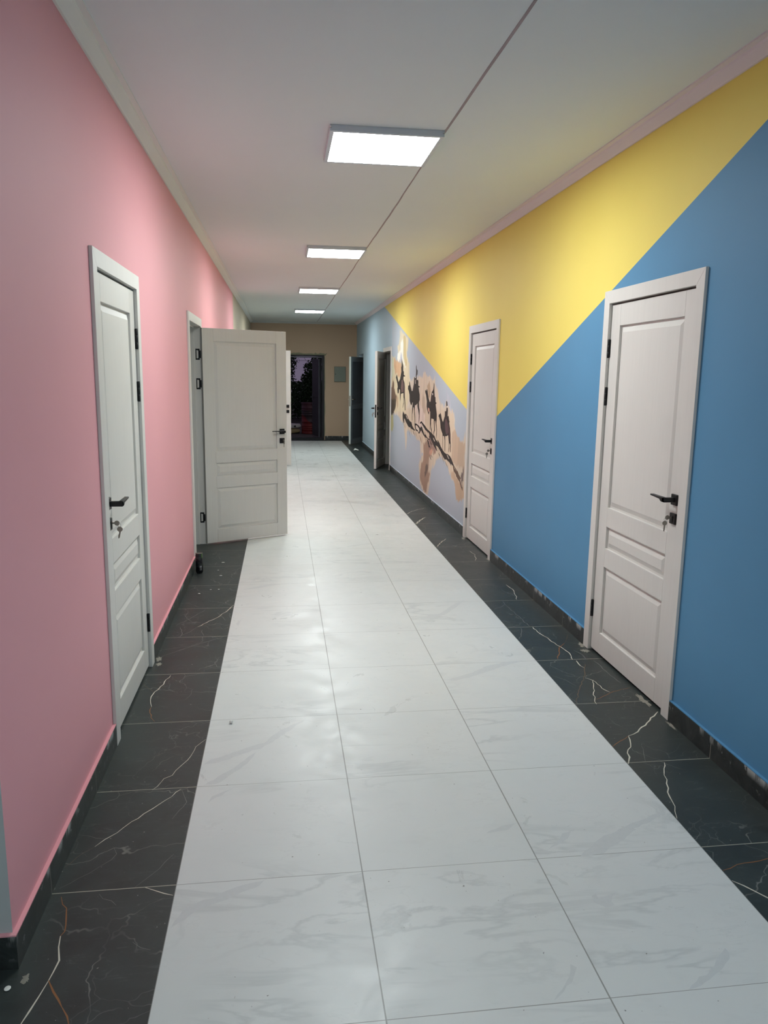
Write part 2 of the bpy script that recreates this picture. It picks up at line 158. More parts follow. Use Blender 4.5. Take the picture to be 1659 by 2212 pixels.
SMOKE=[[(0.016,0.424),(0.037,0.47),(0.073,0.501),(0.126,0.516),(0.159,0.544),(0.193,0.561),(0.27,0.58),(0.298,0.599),(0.263,0.559),(0.208,0.533),(0.162,0.501),(0.116,0.481),(0.078,0.461),(0.048,0.43),(0.013,0.401)],[(1.357,0.591),(1.426,0.651),(1.48,0.695),(1.53,0.704),(1.595,0.727),(1.618,0.717),(1.549,0.666),(1.476,0.625),(1.437,0.595)],[(1.249,0.636),(1.293,0.673),(1.339,0.725),(1.375,0.736),(1.35,0.695),(1.297,0.659)],[(1.423,-0.0),(1.474,0.04),(1.519,0.056),(1.554,0.092),(1.608,0.132),(1.611,0.113),(1.56,0.064),(1.502,0.028),(1.441,0.006)],[(1.31,0.393),(1.33,0.402),(1.326,0.374),(1.377,0.391),(1.401,0.4),(1.363,0.359),(1.367,0.342),(1.336,0.334),(1.308,0.36)],[(1.05,0.007),(1.084,0.043),(1.118,0.081),(1.139,0.126),(1.151,0.112),(1.131,0.08),(1.087,0.035)],[(0.009,1.361),(0.037,1.401),(0.111,1.437),(0.18,1.49),(0.259,1.528),(0.295,1.597),(0.372,1.681),(0.452,1.753),(0.395,1.67),(0.296,1.532),(0.246,1.475),(0.21,1.464),(0.114,1.393),(0.047,1.364)],[(0.035,1.199),(0.082,1.265),(0.133,1.314),(0.178,1.379),(0.225,1.447),(0.193,1.349),(0.136,1.273),(0.081,1.2)],[(0.054,1.063),(0.069,1.109),(0.105,1.135),(0.143,1.162),(0.107,1.111),(0.071,1.085)],[(1.218,2.146),(1.366,2.221),(1.489,2.318),(1.616,2.371),(1.719,2.378),(1.614,2.322),(1.496,2.254),(1.352,2.162),(1.25,2.128)],[(1.067,0.756),(1.133,0.793),(1.201,0.806),(1.148,0.765)],[(1.518,0.706),(1.613,0.754),(1.707,0.792),(1.788,0.818),(1.713,0.77),(1.617,0.727),(1.54,0.683)],[(1.241,3.161),(1.347,3.272),(1.42,3.293),(1.573,3.51),(1.666,3.594),(1.563,3.422),(1.448,3.263),(1.331,3.193)],[(0.026,3.991),(0.123,4.075),(0.249,4.145),(0.467,4.159),(0.293,4.118),(0.141,4.027)],[(0.038,3.199),(0.076,3.312),(0.055,3.152)]]
# ---------------------------------------------------------------- materials
def tile_white():
    t = NT('white_marble_tile'); P, x, y, z = t.pos()
    ty = t.math('DIVIDE', y, TY); tx = t.math('DIVIDE', x, 0.6)
    fy = t.math('FRACT', ty); fx = t.math('FRACT', tx)
    cell = t.vec(t.math('FLOOR', tx), t.math('FLOOR', ty), 0)
    wn = t.n('ShaderNodeTexWhiteNoise', i0=cell)
    off = t.n('ShaderNodeVectorMath', operation='MULTIPLY', i0=wn.outputs[1], i1=(9, 9, 9))
    pv = t.n('ShaderNodeVectorMath', operation='ADD', i0=P, i1=off.outputs[0])
    st = t.n('ShaderNodeMapping'); t.put(st.inputs[0], pv.outputs[0]); st.inputs['Rotation'].default_value = (0, 0, math.radians(38)); st.inputs['Scale'].default_value = (1, 3.2, 1)
    a = t.noise(st.outputs[0], 1.5, 5, .55, .9)
    vein = t.math('SUBTRACT', 1.0, t.ramp(t.math('ABSOLUTE', t.math('SUBTRACT', a, .5)), .0, .035))
    fine = t.noise(st.outputs[0], 5.0, 6, .6, .6)
    fv = t.math('SUBTRACT', 1.0, t.ramp(t.math('ABSOLUTE', t.math('SUBTRACT', fine, .5)), .0, .02))
    cloud = t.noise(P, 3.2, 5, .6)
    gate = t.ramp(t.noise(pv.outputs[0], 1.1, 2), .5, .62)
    c = t.mix(cloud, lin((201, 204, 203)), lin((213, 215, 213)))
    c = t.mix(t.math('MULTIPLY', t.math('MULTIPLY', vein, gate), .55), c, lin((178, 182, 182)))
    c = t.mix(t.math('MULTIPLY', t.math('MULTIPLY', fv, t.ramp(cloud, .5, .6)), .25), c, lin((178, 181, 180)))
    st2 = t.n('ShaderNodeMapping'); t.put(st2.inputs[0], P); st2.inputs['Rotation'].default_value = (0, 0, .6); st2.inputs['Scale'].default_value = (1, 1.9, 1)
    # scuffs and footprints, more of them towards the exit
    sc = t.noise(st2.outputs[0], 4.2, 8, .72, .3)
    far = t.ramp(y, 6.0, 12.0)
    dirt = t.math('MULTIPLY', t.ramp(sc, .54, .80), t.math('MULTIPLY_ADD', far, .30, .10))
    c = t.mix(dirt, c, lin((120, 122, 118)))
    ft = t.ramp(t.noise(P, 2.6, 7, .75, .8), .52, .72)
    band = t.math('SUBTRACT', 1.0, t.ramp(t.math('ABSOLUTE', t.math('SUBTRACT', x, 1.05)), .35, .85))
    c = t.mix(t.math('MULTIPLY', t.math('MULTIPLY', ft, band), t.math('MULTIPLY', far, .55)), c, lin((104, 110, 104)))
    spk = t.noise(P, 55, 2)
    c = t.mix(t.math('MULTIPLY', t.ramp(spk, .745, .78), .75), c, lin((70, 68, 62)))
    # grout
    def line(fr, wd): return t.math('LESS_THAN', t.math('SUBTRACT', .5, t.math('ABSOLUTE', t.math('SUBTRACT', fr, .5))), wd)
    gn = t.noise(P, 1.6, 2)
    gl = t.math('MAXIMUM', line(fx, t.math('MULTIPLY_ADD', gn, .004, .0015)), line(fy, t.math('MULTIPLY_ADD', gn, .003, .0004)))
    c = t.mix(t.math('MULTIPLY', gl, .85), c, lin((128, 128, 124)))
    rg = t.math('MULTIPLY_ADD', t.ramp(t.noise(P, 4.5, 6, .7, 1.0), .3, .7), .26, .25)
    return t.fin(c, rg, spec=.36)
def tile_black(name='black_marble_tile', base=(46, 52, 51), joints=True):
    t = NT(name); P, x, y, z = t.pos()
    ty = t.math('DIVIDE', y, TY); fy = t.math('FRACT', ty)
    cell = t.vec(t.math('LESS_THAN', x, .9), t.math('FLOOR', ty), 3)
    wn = t.n('ShaderNodeTexWhiteNoise', i0=cell)
    off = t.n('ShaderNodeVectorMath', operation='MULTIPLY', i0=wn.outputs[1], i1=(11, 11, 11))
    pv = t.n('ShaderNodeVectorMath', operation='ADD', i0=P, i1=off.outputs[0]).outputs[0]
    wp = t.n('ShaderNodeVectorMath', operation='MULTIPLY_ADD', i0=t.noise(pv, 3, 4, .6, out=1), i1=(.26, .26, .26), i2=pv).outputs[0]
    def crack(scale, wd, lo, hi, gs):
        v = t.n('ShaderNodeTexVoronoi', feature='DISTANCE_TO_EDGE'); t.put(v.inputs['Vector'], wp); v.inputs['Scale'].default_value = scale
        k = t.math('SUBTRACT', 1.0, t.ramp(v.outputs['Distance'], wd*.3, wd))
        return t.math('MULTIPLY', k, t.ramp(t.noise(pv, gs, 2), lo, hi))
    cl = t.noise(pv, 6, 6, .65, .6)
    dk = tuple(v*.72 for v in lin(base)[:3])+(1,); lt = tuple(v*1.35 for v in lin(base)[:3])+(1,)
    c = t.mix(t.ramp(cl, .3, .7), dk, lt)
    # dusty wipe marks
    mp = t.n('ShaderNodeMapping'); t.put(mp.inputs[0], pv); mp.inputs['Rotation'].default_value = (0, 0, .5); mp.inputs['Scale'].default_value = (1, 5, 1)
    wipe = t.ramp(t.noise(mp.outputs[0], 9, 6, .75, 1.2), .58, .8)
    c = t.mix(t.math('MULTIPLY', wipe, .38), c, lin((122, 128, 124)))
    c = t.mix(t.math('MULTIPLY', crack(2.6, .006, .47, .58, 3.0), .42), c, lin((150, 150, 144)))
    c = t.mix(t.math('MULTIPLY', crack(6.5, .010, .50, .66, 4.0), .26), c, lin((140, 141, 138)))
    spk = t.ramp(t.noise(P, 75, 2), .74, .77)
    c = t.mix(t.math('MULTIPLY', spk, .5), c, lin((190, 190, 184)))
    if joints:
        j = t.math('LESS_THAN', t.math('SUBTRACT', .5, t.math('ABSOLUTE', t.math('SUBTRACT', fy, .5))), .0028)
        c = t.mix(t.math('MULTIPLY', j, .8), c, lin((176, 174, 158)))
    rg = t.math('MULTIPLY_ADD', cl, .25, .30)
    return t.fin(c, rg, spec=.4)
def skirting_mat():
    t = NT('skirting_marble'); P, x, y, z = t.pos()
    f = t.noise(P, 7, 6, .7, 1.2)
    c = t.mix(t.ramp(f, .3, .7), lin((26, 30, 31)), lin((62, 67, 66)))
    sp = t.math('MULTIPLY', t.ramp(t.noise(P, 22, 4, .6), .62, .66), t.ramp(z, .02, .1))
    c = t.mix(t.math('MULTIPLY', sp, .75), c, lin((190, 192, 188)))
    fy = t.math('FRACT', t.math('DIVIDE', y, TY))
    j = t.math('LESS_THAN', t.math('SUBTRACT', .5, t.math('ABSOLUTE', t.math('SUBTRACT', fy, .5))), .003)
    c = t.mix(t.math('MULTIPLY', j, .7), c, lin((165, 163, 152)))
    drop = t.math('MULTIPLY', t.ramp(t.noise(t.vec(x, y, t.math('MULTIPLY', z, .2)), 9, 5, .6), .54, .60), t.ramp(z, .065, .095))
    c = t.mix(t.math('MULTIPLY', drop, .8), c, lin((196, 198, 196)))
    return t.fin(c, .34, spec=.4)
# right wall paint: yellow V over blue (near) and pale lilac (far); the two slanting borders are straight masked lines
def wall_right_mat(name='wall_right_paint', tint=1.0):
    t = NT(name); P, x, y, z = t.pos()
    l1 = t.math('MULTIPLY_ADD', y, -.3714, 2.597+.3714*1.229)
    l2 = t.math('MULTIPLY_ADD', y, .2393, 1.302-.2393*5.913)
    below1 = t.math('LESS_THAN', z, l1); below2 = t.math('LESS_THAN', z, l2)
    near = t.math('LESS_THAN', y, 5.19)
    blue = t.math('MULTIPLY', below1, near); lil = t.math('MULTIPLY', below2, t.math('SUBTRACT', 1.0, near))
    n = t.noise(P, 1.8, 4)
    yel = t.mix(n, lin((234, 212, 104)), lin((240, 219, 114)))
    blu = t.mix(n, lin((84, 138, 176)), lin((91, 147, 186)))
    lic = t.mix(t.ramp(y, 11.2, 11.3), lin((181, 190, 200)), lin((170, 190, 203)))
    c = t.mix(blue, yel, blu); c = t.mix(lil, c, lic)
    t.bump(t.noise(P, 220, 3), .12, .001)
    return t.fin(c, .6, spec=.3)
def wall_left_mat():
    t = NT('wall_left_paint'); P, x, y, z = t.pos()
    n = t.noise(P, 1.8, 4)
    pk = t.mix(n, lin((226, 160, 168)), lin((232, 167, 174)))
    be = t.mix(n, lin((196, 182, 158)), lin((203, 190, 167)))
    c = t.mix(t.math('GREATER_THAN', y, 10.68), pk, be)
    t.bump(t.noise(P, 220, 3), .12, .001)
    return t.fin(c, .6, spec=.3)
def door_white():
    t = NT('door_white_laminate'); P, x, y, z = t.pos()
    g = t.noise(t.vec(t.math('MULTIPLY', x, 60), t.math('MULTIPLY', y, 60), t.math('MULTIPLY', z, 2.5)), 1.0, 4, .6)
    c = t.mix(g, lin((211, 208, 203)), lin((219, 216, 211)))
    sm = t.ramp(t.noise(P, 3, 4), .55, .8)
    c = t.mix(t.math('MULTIPLY', sm, .12), c, lin((170, 168, 164)))
    t.bump(g, .05, .001)
    return t.fin(c, .42, spec=.4)
MW, MB = tile_white(), tile_black()
MSK = skirting_mat()
MWR, MWL = wall_right_mat(), wall_left_mat()
MEND = paint('tan_paint', (192, 167, 143))
MCEIL = paint('ceiling_paint', (228, 234, 234))
MCOVE_L = paint('cove_paint', (232, 232, 226)); MCOVE_R = paint('cove_lilac_paint', (228, 218, 222)); MCOVE_E = paint('cove_end_paint', (196, 200, 198))
MPLAIN = paint('plain_white_paint', (186, 190, 190)); MROOM = paint('room_paint', (150, 148, 142))
MDOOR = door_white()
MBLK = plain('matt_black_metal', (22, 22, 25), .45, .3, .1)
MSTEEL = plain('key_steel', (150, 144, 136), .38, .85, .1)
MCHR = plain('chrome', (215, 215, 215), .2, 1.0, .02)
MPVC = plain('grey_pvc', (150, 158, 164), .4, 0, .03); MPVCP = plain('pvc_panel', (120, 128, 136), .35, 0, .04)
MALU = plain('white_pvc_edge', (206, 212, 206), .4, 0, .03)
MFR = plain('lamp_frame', (206, 214, 222), .35, .15, .03)
MBOX = plain('meter_box_grey', (118, 126, 116), .5, 0, .04)
MDARK = plain('dark_steel_door', (18, 18, 26), .5, .2, .15, 8)
MFRAME = plain('steel_frame', (82, 82, 92), .5, .4, .1)
MPLAST = plain('raw_plaster', (134, 134, 112), .9, 0, .35, 40)
def flat(name, rgb, rough=.5): return plain(name, rgb, rough, 0, .05, 60)
MVW, MVG, MVB, MVT = flat('vein_white', (205, 200, 184)), flat('vein_gold', (134, 88, 48)), flat('vein_brown', (98, 80, 64)), flat('vein_grey', (112, 113, 110))
MSMK = flat('vein_smoke', (196, 199, 199), .35)
MDUST = plain('mortar_dust', (138, 134, 124), .9, 0, .3, 60)
# ---------------------------------------------------------------- floor
def clipx(p, lo, hi): return (min(max(p[0], lo), hi), p[1])
bm = bm_new()
def quad(bm, x0, x1, y0, y1, z=0, mi=0):
    f = bm.faces.new([bm.verts.new(p) for p in ((x0, y0, z), (x1, y0, z), (x1, y1, z), (x0, y1, z))]); f.material_index = mi; return f
quad(bm, 0, 1.8, YB, 17.2, 0, 0)
quad(bm, 1.8, XZ, YB, 17.2, 0, 1); quad(bm, XA, 0, YB, 17.2, 0, 1); quad(bm, XA, XZ, 17.2, YE+.25, 0, 1)
box(bm, XA, XZ, YB, YE+.25, -.12, -.002, 0, 1)
MI = {'w': 2, 'g': 3, 'b': 4, 't': 5}
for vi, (kind, wd, pts) in enumerate(VEINS):
    zv = .0002+.000006*vi
    left = pts[0][0] < .9
    lo, hi = (-2.0, -.002) if left else (1.802, 2.178)
    pts = [clipx(p, lo, hi) for p in pts]
    # soften the trace with a few jittered in-between points
    q = []
    for a, b in zip(pts, pts[1:]):
        n = max(1, int(math.dist(a, b)/.028))
        for i in range(n):
            s = i/n; j = .0055 if 0 < i else 0
            q.append((a[0]+(b[0]-a[0])*s+random.uniform(-j, j), a[1]+(b[1]-a[1])*s+random.uniform(-j, j)))
    q.append(pts[-1])
    L = []
    for i, p in enumerate(q):
        a = Vector(q[max(0, i-1)]); b = Vector(q[min(len(q)-1, i+1)]); d = (b-a); d = d.normalized() if d.length > 1e-6 else Vector((1, 0))
        taper = .45 if i in (0, len(q)-1) else random.uniform(.6, 1.35)
        nrm = Vector((-d.y, d.x))*wd*.00055*taper
        L.append((bm.verts.new((p[0]+nrm.x, p[1]+nrm.y, zv)), bm.verts.new((p[0]-nrm.x, p[1]-nrm.y, zv))))
    for a, b in zip(L, L[1:]):
        f = bm.faces.new((a[0], a[1], b[1], b[0])); f.material_index = MI[kind]
for si, pts in enumerate(SMOKE):
    rr = random.Random(si+50); q = []
    for a, b in zip(pts, pts[1:]+pts[:1]):
        n = max(1, int(math.dist(a, b)/.02))
        for i in range(n):
            j = .0045 if i else .002
            q.append((a[0]+(b[0]-a[0])*i/n+rr.uniform(-j, j), a[1]+(b[1]-a[1])*i/n+rr.uniform(-j, j)))
    pts = [clipx(p, .004, 1.797) for p in q]
    vs3 = [Vector((p[0], p[1], 0)) for p in pts]
    vv = [bm.verts.new((p.x, p.y, .00008+.00001*si)) for p in vs3]
    for tri in geometry.tessellate_polygon([vs3]):
        try: f = bm.faces.new([vv[i] for i in tri]); f.material_index = 6
        except ValueError: pass
rd = random.Random(21)
for k, (cx_, cy_, rx_, ry_) in enumerate(((2.165, 2.60, .022, .05), (2.150, 2.50, .03, .03), (2.168, 1.79, .02, .09), (2.171, 4.80, .012, .06), (2.160, 5.70, .02, .06), (-.362, 2.60, .02, .05), (-.350, 2.52, .018, .03), (-.350, .245, .012, .02), (2.168, 1.50, .010, .06))):
    ring = []
    for i in range(30):
        a = i/30*2*math.pi; r = rd.uniform(.45, 1.1); ring.append(Vector((cx_+rx_*r*math.cos(a), cy_+ry_*r*math.sin(a), 0)))
    vv = [bm.verts.new((p.x, p.y, .0008+.00002*k)) for p in ring]
    for tri in geometry.tessellate_polygon([ring]):
        try: f = bm.faces.new([vv[i] for i in tri]); f.material_index = 7
        except ValueError: pass
for f in bm.faces:
    f.normal_update()
    if f.calc_center_median().z > -.001 and f.normal.z < 0: f.normal_flip()
tag(obj('floor', bm, [MW, MB, MVW, MVG, MVB, MVT, MSMK, MDUST], recalc=False), 'white marble tile walkway bordered by black veined tile strips', kind='structure')
# ---------------------------------------------------------------- ceiling
bm = bm_new(); box(bm, XA, XZ, YB, YE+.2, ZC, ZC+.12)
ce = tag(obj('ceiling', bm, MCEIL), 'matt off-white plastered ceiling of the corridor', kind='structure')
bm = bm_new(); q = []
y = YB
while y < YE-.05:
    q.append((1.211+.003*math.sin(y*1.7)+random.uniform(-.0018, .0018), y)); y += random.uniform(.12, .3)
for a, b in zip(q, q[1:]):
    w0 = .0035+.0025*abs(math.sin(a[1]*.9)); w1 = .0035+.0025*abs(math.sin(b[1]*.9))
    P = [(a[0]-w0, a[1]), (a[0]+w0, a[1]), (b[0]+w1, b[1]), (b[0]-w1, b[1])]
    prism(bm, P, 'z', ZC-.0022, ZC-.0001)
obj('board_joint', bm, plain('joint_crack', (164, 150, 152), .8, 0, .3, 12), ce)
# ---------------------------------------------------------------- walls with door openings
def wall_with_holes(bm, x0, x1, y0, y1, holes, zt=ZC):
    """slab between x0..x1 running along y, holes = (ya, yb, height)"""
    y = y0
    for a, b, h in sorted(holes):
        box(bm, x0, x1, y, a, 0, zt); box(bm, x0, x1, a, b, h, zt); y = b
    box(bm, x0, x1, y, y1, 0, zt)
G_ = .012
#        side, yh (hinge jamb), W, kind
DOORS = dict(L1=(2.485, .85), L2=(5.62, .87), L3=(12.03, .90), R1=(2.535, .912), R2=(5.738, .90), R3=(12.24, .895))
HOLE = {k: (yh-W-.02, yh+.02, 2.05) for k, (yh, W) in DOORS.items()}
HOLE['R4'] = (15.90, 16.93, 2.10)
bm = bm_new(); wall_with_holes(bm, XL-.2, XL, Y0, YE, [HOLE[k] for k in ('L1', 'L2', 'L3')])
wl = obj('wall_left', bm, [MWL, MPLAIN])
for f in wl.data.polygons:
    if f.normal.y < -.9 and abs(wl.data.vertices[f.vertices[0]].co.y-Y0) < .01: f.material_index = 1
tag(wl, 'pink painted left wall turning beige near the exit', kind='structure')
bm = bm_new(); wall_with_holes(bm, XR, XR+.2, YB, YE, [HOLE[k] for k in ('R1', 'R2', 'R3', 'R4')])
tag(obj('wall_right', bm, MWR), 'right wall painted with a yellow triangle over blue and pale lilac', kind='structure')
DX0, DX1, DZ = .42, 1.392, 2.09
bm = bm_new()
box(bm, XA, DX0, YE, YE+.2, 0, ZC); box(bm, DX0, DX1, YE, YE+.2, DZ, ZC); box(bm, DX1, XZ, YE, YE+.2, 0, ZC)
tag(obj('wall_end', bm, MEND), 'tan painted end wall around the open exit doorway', kind='structure')
bm = bm_new(); box(bm, XA, XL-.2, Y0, Y0+.2, 0, ZC)
tag(obj('wall_hall_front', bm, MPLAIN), 'plain grey white wall return beside the pink wall', kind='structure')
bm = bm_new(); box(bm, XA-.2, XA, YB, YE+.2, 0, ZC); tag(obj('wall_outer_left', bm, MROOM), kind='structure')
bm = bm_new(); box(bm, XZ, XZ+.2, YB, YE+.2, 0, ZC); tag(obj('wall_outer_right', bm, MROOM), kind='structure')
bm = bm_new(); box(bm, XA-.2, XZ+.2, YB-.2, YB, 0, ZC); tag(obj('wall_back', bm, MPLAIN), kind='structure')
# cornices
prof = [(0, 2.829), (.010, 2.829), (.016, 2.834), (.034, 2.846), (.050, 2.858), (.054, 2.866), (.078, 2.8685), (.078, 2.8752), (0, 2.8752)]
bm = bm_new(); prism(bm, [(XL+a, z) for a, z in prof], 'y', Y0, YE); tag(obj('trim_1', bm, MCOVE_L), 'pale ceiling cornice above the pink wall', kind='structure')
bm = bm_new(); prism(bm, [(XR-a, z) for a, z in prof], 'y', YB, YE); tag(obj('trim_2', bm, MCOVE_R), 'lilac grey ceiling cornice above the yellow wall', kind='structure')
bm = bm_new(); prism(bm, [(YE-a, z) for a, z in prof], 'x', XL, XR); tag(obj('trim_3', bm, MCOVE_E), 'white ceiling cornice above the tan end wall', kind='structure')
# rough plaster left raw around the exit doorway
bm = bm_new()
top = [(DX0-.03, 2.10)]; x = DX0-.03
while x < DX1+.06: x += random.uniform(.03, .09); top.append((min(x, DX1+.07), 2.125+random.uniform(-.012, .022)))
pts = top+[(DX1+.03, 2.08), (DX1+.004, 2.07)]
z = 2.0
while z > .12: pts.append((DX1+.012+random.uniform(-.006, .012), z)); z -= random.uniform(.08, .2)
pts += [(DX1-.001, .05), (DX1-.001, DZ-.001), (DX0+.001, DZ-.001)]
v = [Vector((a, b, 0)) for a, b in pts]
A = [bm.verts.new((p.x, YE-.004, p.y)) for p in v]; B = [bm.verts.new((p.x, YE+.0005, p.y)) for p in v]
for tri in geometry.tessellate_polygon([v]):
    try: bm.faces.new([A[i] for i in tri])
    except ValueError: pass
for i in range(len(v)):
    j = (i+1) % len(v); bm.faces.new((A[i], A[j], B[j], B[i]))
tag(obj('trim_4', bm, MPLAST), 'ragged raw plaster edge around the exit doorway', kind='structure')
# skirtings: black marble slips, their top edge painted with the wall
CAS = .07
def casing_edges(k): yh, W = DOORS[k]; return (yh-W-CAS, yh+CAS)
def skirting(name, side, segs, mat_top, label, extra=None):
    bm = bm_new()
    for a, b in segs:
        if side == 'L': x0, x1 = XL, XL+.013
        else: x0, x1 = XR-.013, XR
        box(bm, x0, x1, a, b, 0, ZB); box(bm, x0, x1+(0.0003 if side == 'L' else 0), a, b, ZB, ZB+.004, 0, 1)
    if extra: extra(bm)
    tag(obj(name, bm, [MSK, mat_top]), label, kind='structure')
def ex(bm):
    box(bm, -2.6, XL+.013, Y0-.013, Y0, 0, ZB); box(bm, -2.6, XL+.013, Y0-.013, Y0, ZB, ZB+.004, 0, 2)
eL = [casing_edges(k) for k in ('L1', 'L2', 'L3')]
segsL = [(Y0, eL[0][0]), (eL[0][1], eL[1][0]), (eL[1][1], eL[2][0]), (eL[2][1], YE)]
eR = [casing_edges(k) for k in ('R1', 'R2', 'R3')]+[(15.9, 16.93)]
segsR = [(YB, eR[0][0]), (eR[0][1], eR[1][0]), (eR[1][1], eR[2][0]), (eR[2][1], eR[3][0]), (eR[3][1], YE)]
skirting('baseboard_left', 'L', segsL, MWL, 'black marble skirting along the pink wall', ex)
skirting('baseboard_right', 'R', segsR, MWR, 'black marble skirting along the blue and lilac wall')
bm = bm_new(); box(bm, DX1+.012, XR-.013, YE-.013, YE, 0, ZB); box(bm, XL+.013, DX0-.03, YE-.013, YE, 0, ZB)
tag(obj('baseboard_end', bm, MSK), 'black marble skirting below the tan end wall', kind='structure')
# ---------------------------------------------------------------- interior doors
def frame_pieces(bm, W, H, c, y0, y1):
    b = .0009
    prism(bm, [(-c, 0), (0, 0), (0, H), (-c, H+c)], 'y', y0, y1, b)
    prism(bm, [(W, 0), (W+c, 0), (W+c, H+c), (W, H)], 'y', y0, y1, b)
    prism(bm, [(0, H), (W, H), (W+c, H+c), (-c, H+c)], 'y', y0, y1, b)
def leaf_mesh(W, yb=-.044, yf=-.004):
    bm = bm_new(); x0, x1 = .004, W-.004; st = .108; b = .0009
    z0, z1 = .014, 2.022
    box(bm, x0, x0+st, yb, yf, z0, z1, b); box(bm, x1-st, x1, yb, yf, z0, z1, b)
    rails = [(z0, .139), (.541, .652), (.778, .890), (1.906, z1)]
    for a, c in rails: box(bm, x0+st+.0006, x1-st-.0006, yb, yf, a, c, b)
    for a, c in ((.139, .541), (.652, .778), (.890, 1.906)):
        xa, xb = x0+st, x1-st
        box(bm, xa-.001, xb+.001, yb+.014, yf-.014, a-.001, c+.001)
        for s, yy in ((1, yf-.014), (-1, yb+.014)):
            i0, i1 = .010, .038
            base = [(xa+i0, a+i0), (xb-i0, a+i0), (xb-i0, c-i0), (xa+i0, c-i0)]
            topq = [(xa+i1, a+i1), (xb-i1, a+i1), (xb-i1, c-i1), (xa+i1, c-i1)]
            A = [bm.verts.new((p[0], yy-s*.0005, p[1])) for p in base]; B = [bm.verts.new((p[0], yy+s*.010, p[1])) for p in topq]
            bm.faces.new(B); bm.faces.new(A[::-1])
            for i in range(4): bm.faces.new((A[i], A[(i+1) % 4], B[(i+1) % 4], B[i]))
    return bm
def handle_mesh(W, face, out, zc=1.057):
    """face: y of the leaf face; out: +1 corridor side, -1 room side"""
    bm = bm_new(); hx = W-.058
    Y = lambda t: face+out*t
    def bx(xa, xb, ya, yb, za, zb, b=.001): box(bm, xa, xb, min(Y(ya), Y(yb)), max(Y(ya), Y(yb)), za, zb, b)
    bx(hx-.026, hx+.026, 0, .010, zc-.026, zc+.026, .0018)
    bx(hx-.011, hx+.011, .009, .064, zc-.011, zc+.011, .0012)
    prism(bm, [(hx+.010, zc-.011), (hx-.018, zc-.011), (hx-.026, zc-.009), (hx-.036, zc+.001), (hx-.128, zc+.004), (hx-.128, zc+.011), (hx+.010, zc+.011)], 'y', Y(.045), Y(.064), .0012)
    return bm
def lock_mesh(W, face, out, zc=.966):
    bm = bm_new(); hx = W-.058; a, b = sorted((face, face+out*.010))
    box(bm, hx-.026, hx+.026, a, b, zc-.026, zc+.026, .0018)
    a, b = sorted((face+out*.0095, face+out*.0125))
    prism(bm, [(hx+.0085*math.cos(t*math.pi/8), zc+.006+.0085*math.sin(t*math.pi/8)) for t in range(16)], 'y', a, b, .0004)
    box(bm, hx-.0045, hx+.0045, a, b, zc-.018, zc+.002, .0004)
    return bm
def hinge_barrel(zc):
    bm = bm_new()
    for k in range(3): lathe(bm, [(.0062, 0), (.007, .001), (.007, .033), (.0062, .034)], 12, (.0005, .0035, zc-.052+k*.0348))
    box(bm, -.002, .010, -.004, -.001, zc-.05, zc+.05)
    return bm
def hinge_plate(zc, jamb=True):
    """open hinge: cut-out leaf on the jamb face plus knuckle"""
    bm = bm_new(); x0, x1 = 0, .0025
    y0, y1 = -.040, -.003
    def f(pts): prism(bm, pts, 'x', x0, x1, .0003)
    f([(y0, zc-.05), (y1, zc-.05), (y1, zc-.038), (y1-.012, zc-.034), (y0+.009, zc-.038), (y0, zc-.038)])
    f([(y0, zc+.05), (y1, zc+.05), (y1, zc+.038), (y1-.012, zc+.034), (y0+.009, zc+.038), (y0, zc+.038)])
    f([(y0, zc-.038), (y0+.009, zc-.038), (y0+.009, zc+.038), (y0, zc+.038)])
    f([(y1-.012, zc-.034), (y1, zc-.038), (y1, zc+.038), (y1-.012, zc+.034)])
    lathe(bm, [(.006, -.034), (.0068, -.033), (.0068, .033), (.006, .034)], 12, (.003, .003, zc))
    return bm
def key_pair(name, MX, W, face, out, label, tilt=0.):
    """one key in the lock and its twin hanging from a small ring"""
    hx, zc = W-.058, .972
    Y = lambda t: face+out*t
    org = MX @ Vector((hx, Y(.02), zc)); root = empty(name, org)
    def disc(bm, cy, cz, r, x0, x1, n=20):
        prism(bm, [(Y(cy)+r*1.0*math.cos(2*math.pi*k/n), cz+r*.95*math.sin(2*math.pi*k/n)) for k in range(n)], 'x', x0, x1, .0003)
    bm = bm_new(); disc(bm, .034, zc, .0115, hx-.001, hx+.001)
    a, b = sorted((Y(.0128), Y(.026))); box(bm, hx-.0011, hx+.0011, a, b, zc-.0035, zc+.0035, .0003)
    obj('key', bm, MSTEEL, root, MX)
    bm = bm_new(); rc = (Y(.0435), zc-.0085)
    tube(bm, [(hx+.001*math.sin(2*math.pi*k/16), rc[0]+.0065*math.cos(2*math.pi*k/16), rc[1]+.0085*math.sin(2*math.pi*k/16)) for k in range(16)], .0008, 6, True)
    obj('key_ring', bm, MCHR, root, MX)
    bm = bm_new(); c2 = .0435+.0015; z2 = zc-.027
    disc(bm, c2, z2, .0120, hx-.001, hx+.001)
    t = tilt*out
    prism(bm, [(Y(c2)-.0042, z2-.008), (Y(c2)+.0042, z2-.008), (Y(c2)+.0040+t, z2-.037), (Y(c2)+.001+t, z2-.041), (Y(c2)-.0022+t, z2-.040), (Y(c2)-.0020+t, z2-.033), (Y(c2)-.0034+t*.8, z2-.029), (Y(c2)-.0026+t*.6, z2-.024), (Y(c2)-.0038, z2-.018)], 'x', hx-.0009, hx+.0009, .0002)
    obj('key', bm, MSTEEL, root, MX)
    tag(root, label, 'keys', 'small steel keys hanging in the door locks')
    return root
def side_matrix(side, yh):
    if side == 'L': return Matrix(((0, 1, 0, XL), (-1, 0, 0, yh), (0, 0, 1, 0), (0, 0, 0, 1)))
    return Matrix(((0, -1, 0, XR), (-1, 0, 0, yh), (0, 0, 1, 0), (0, 0, 0, 1)))
HZ = (1.785, 1.518, .260)
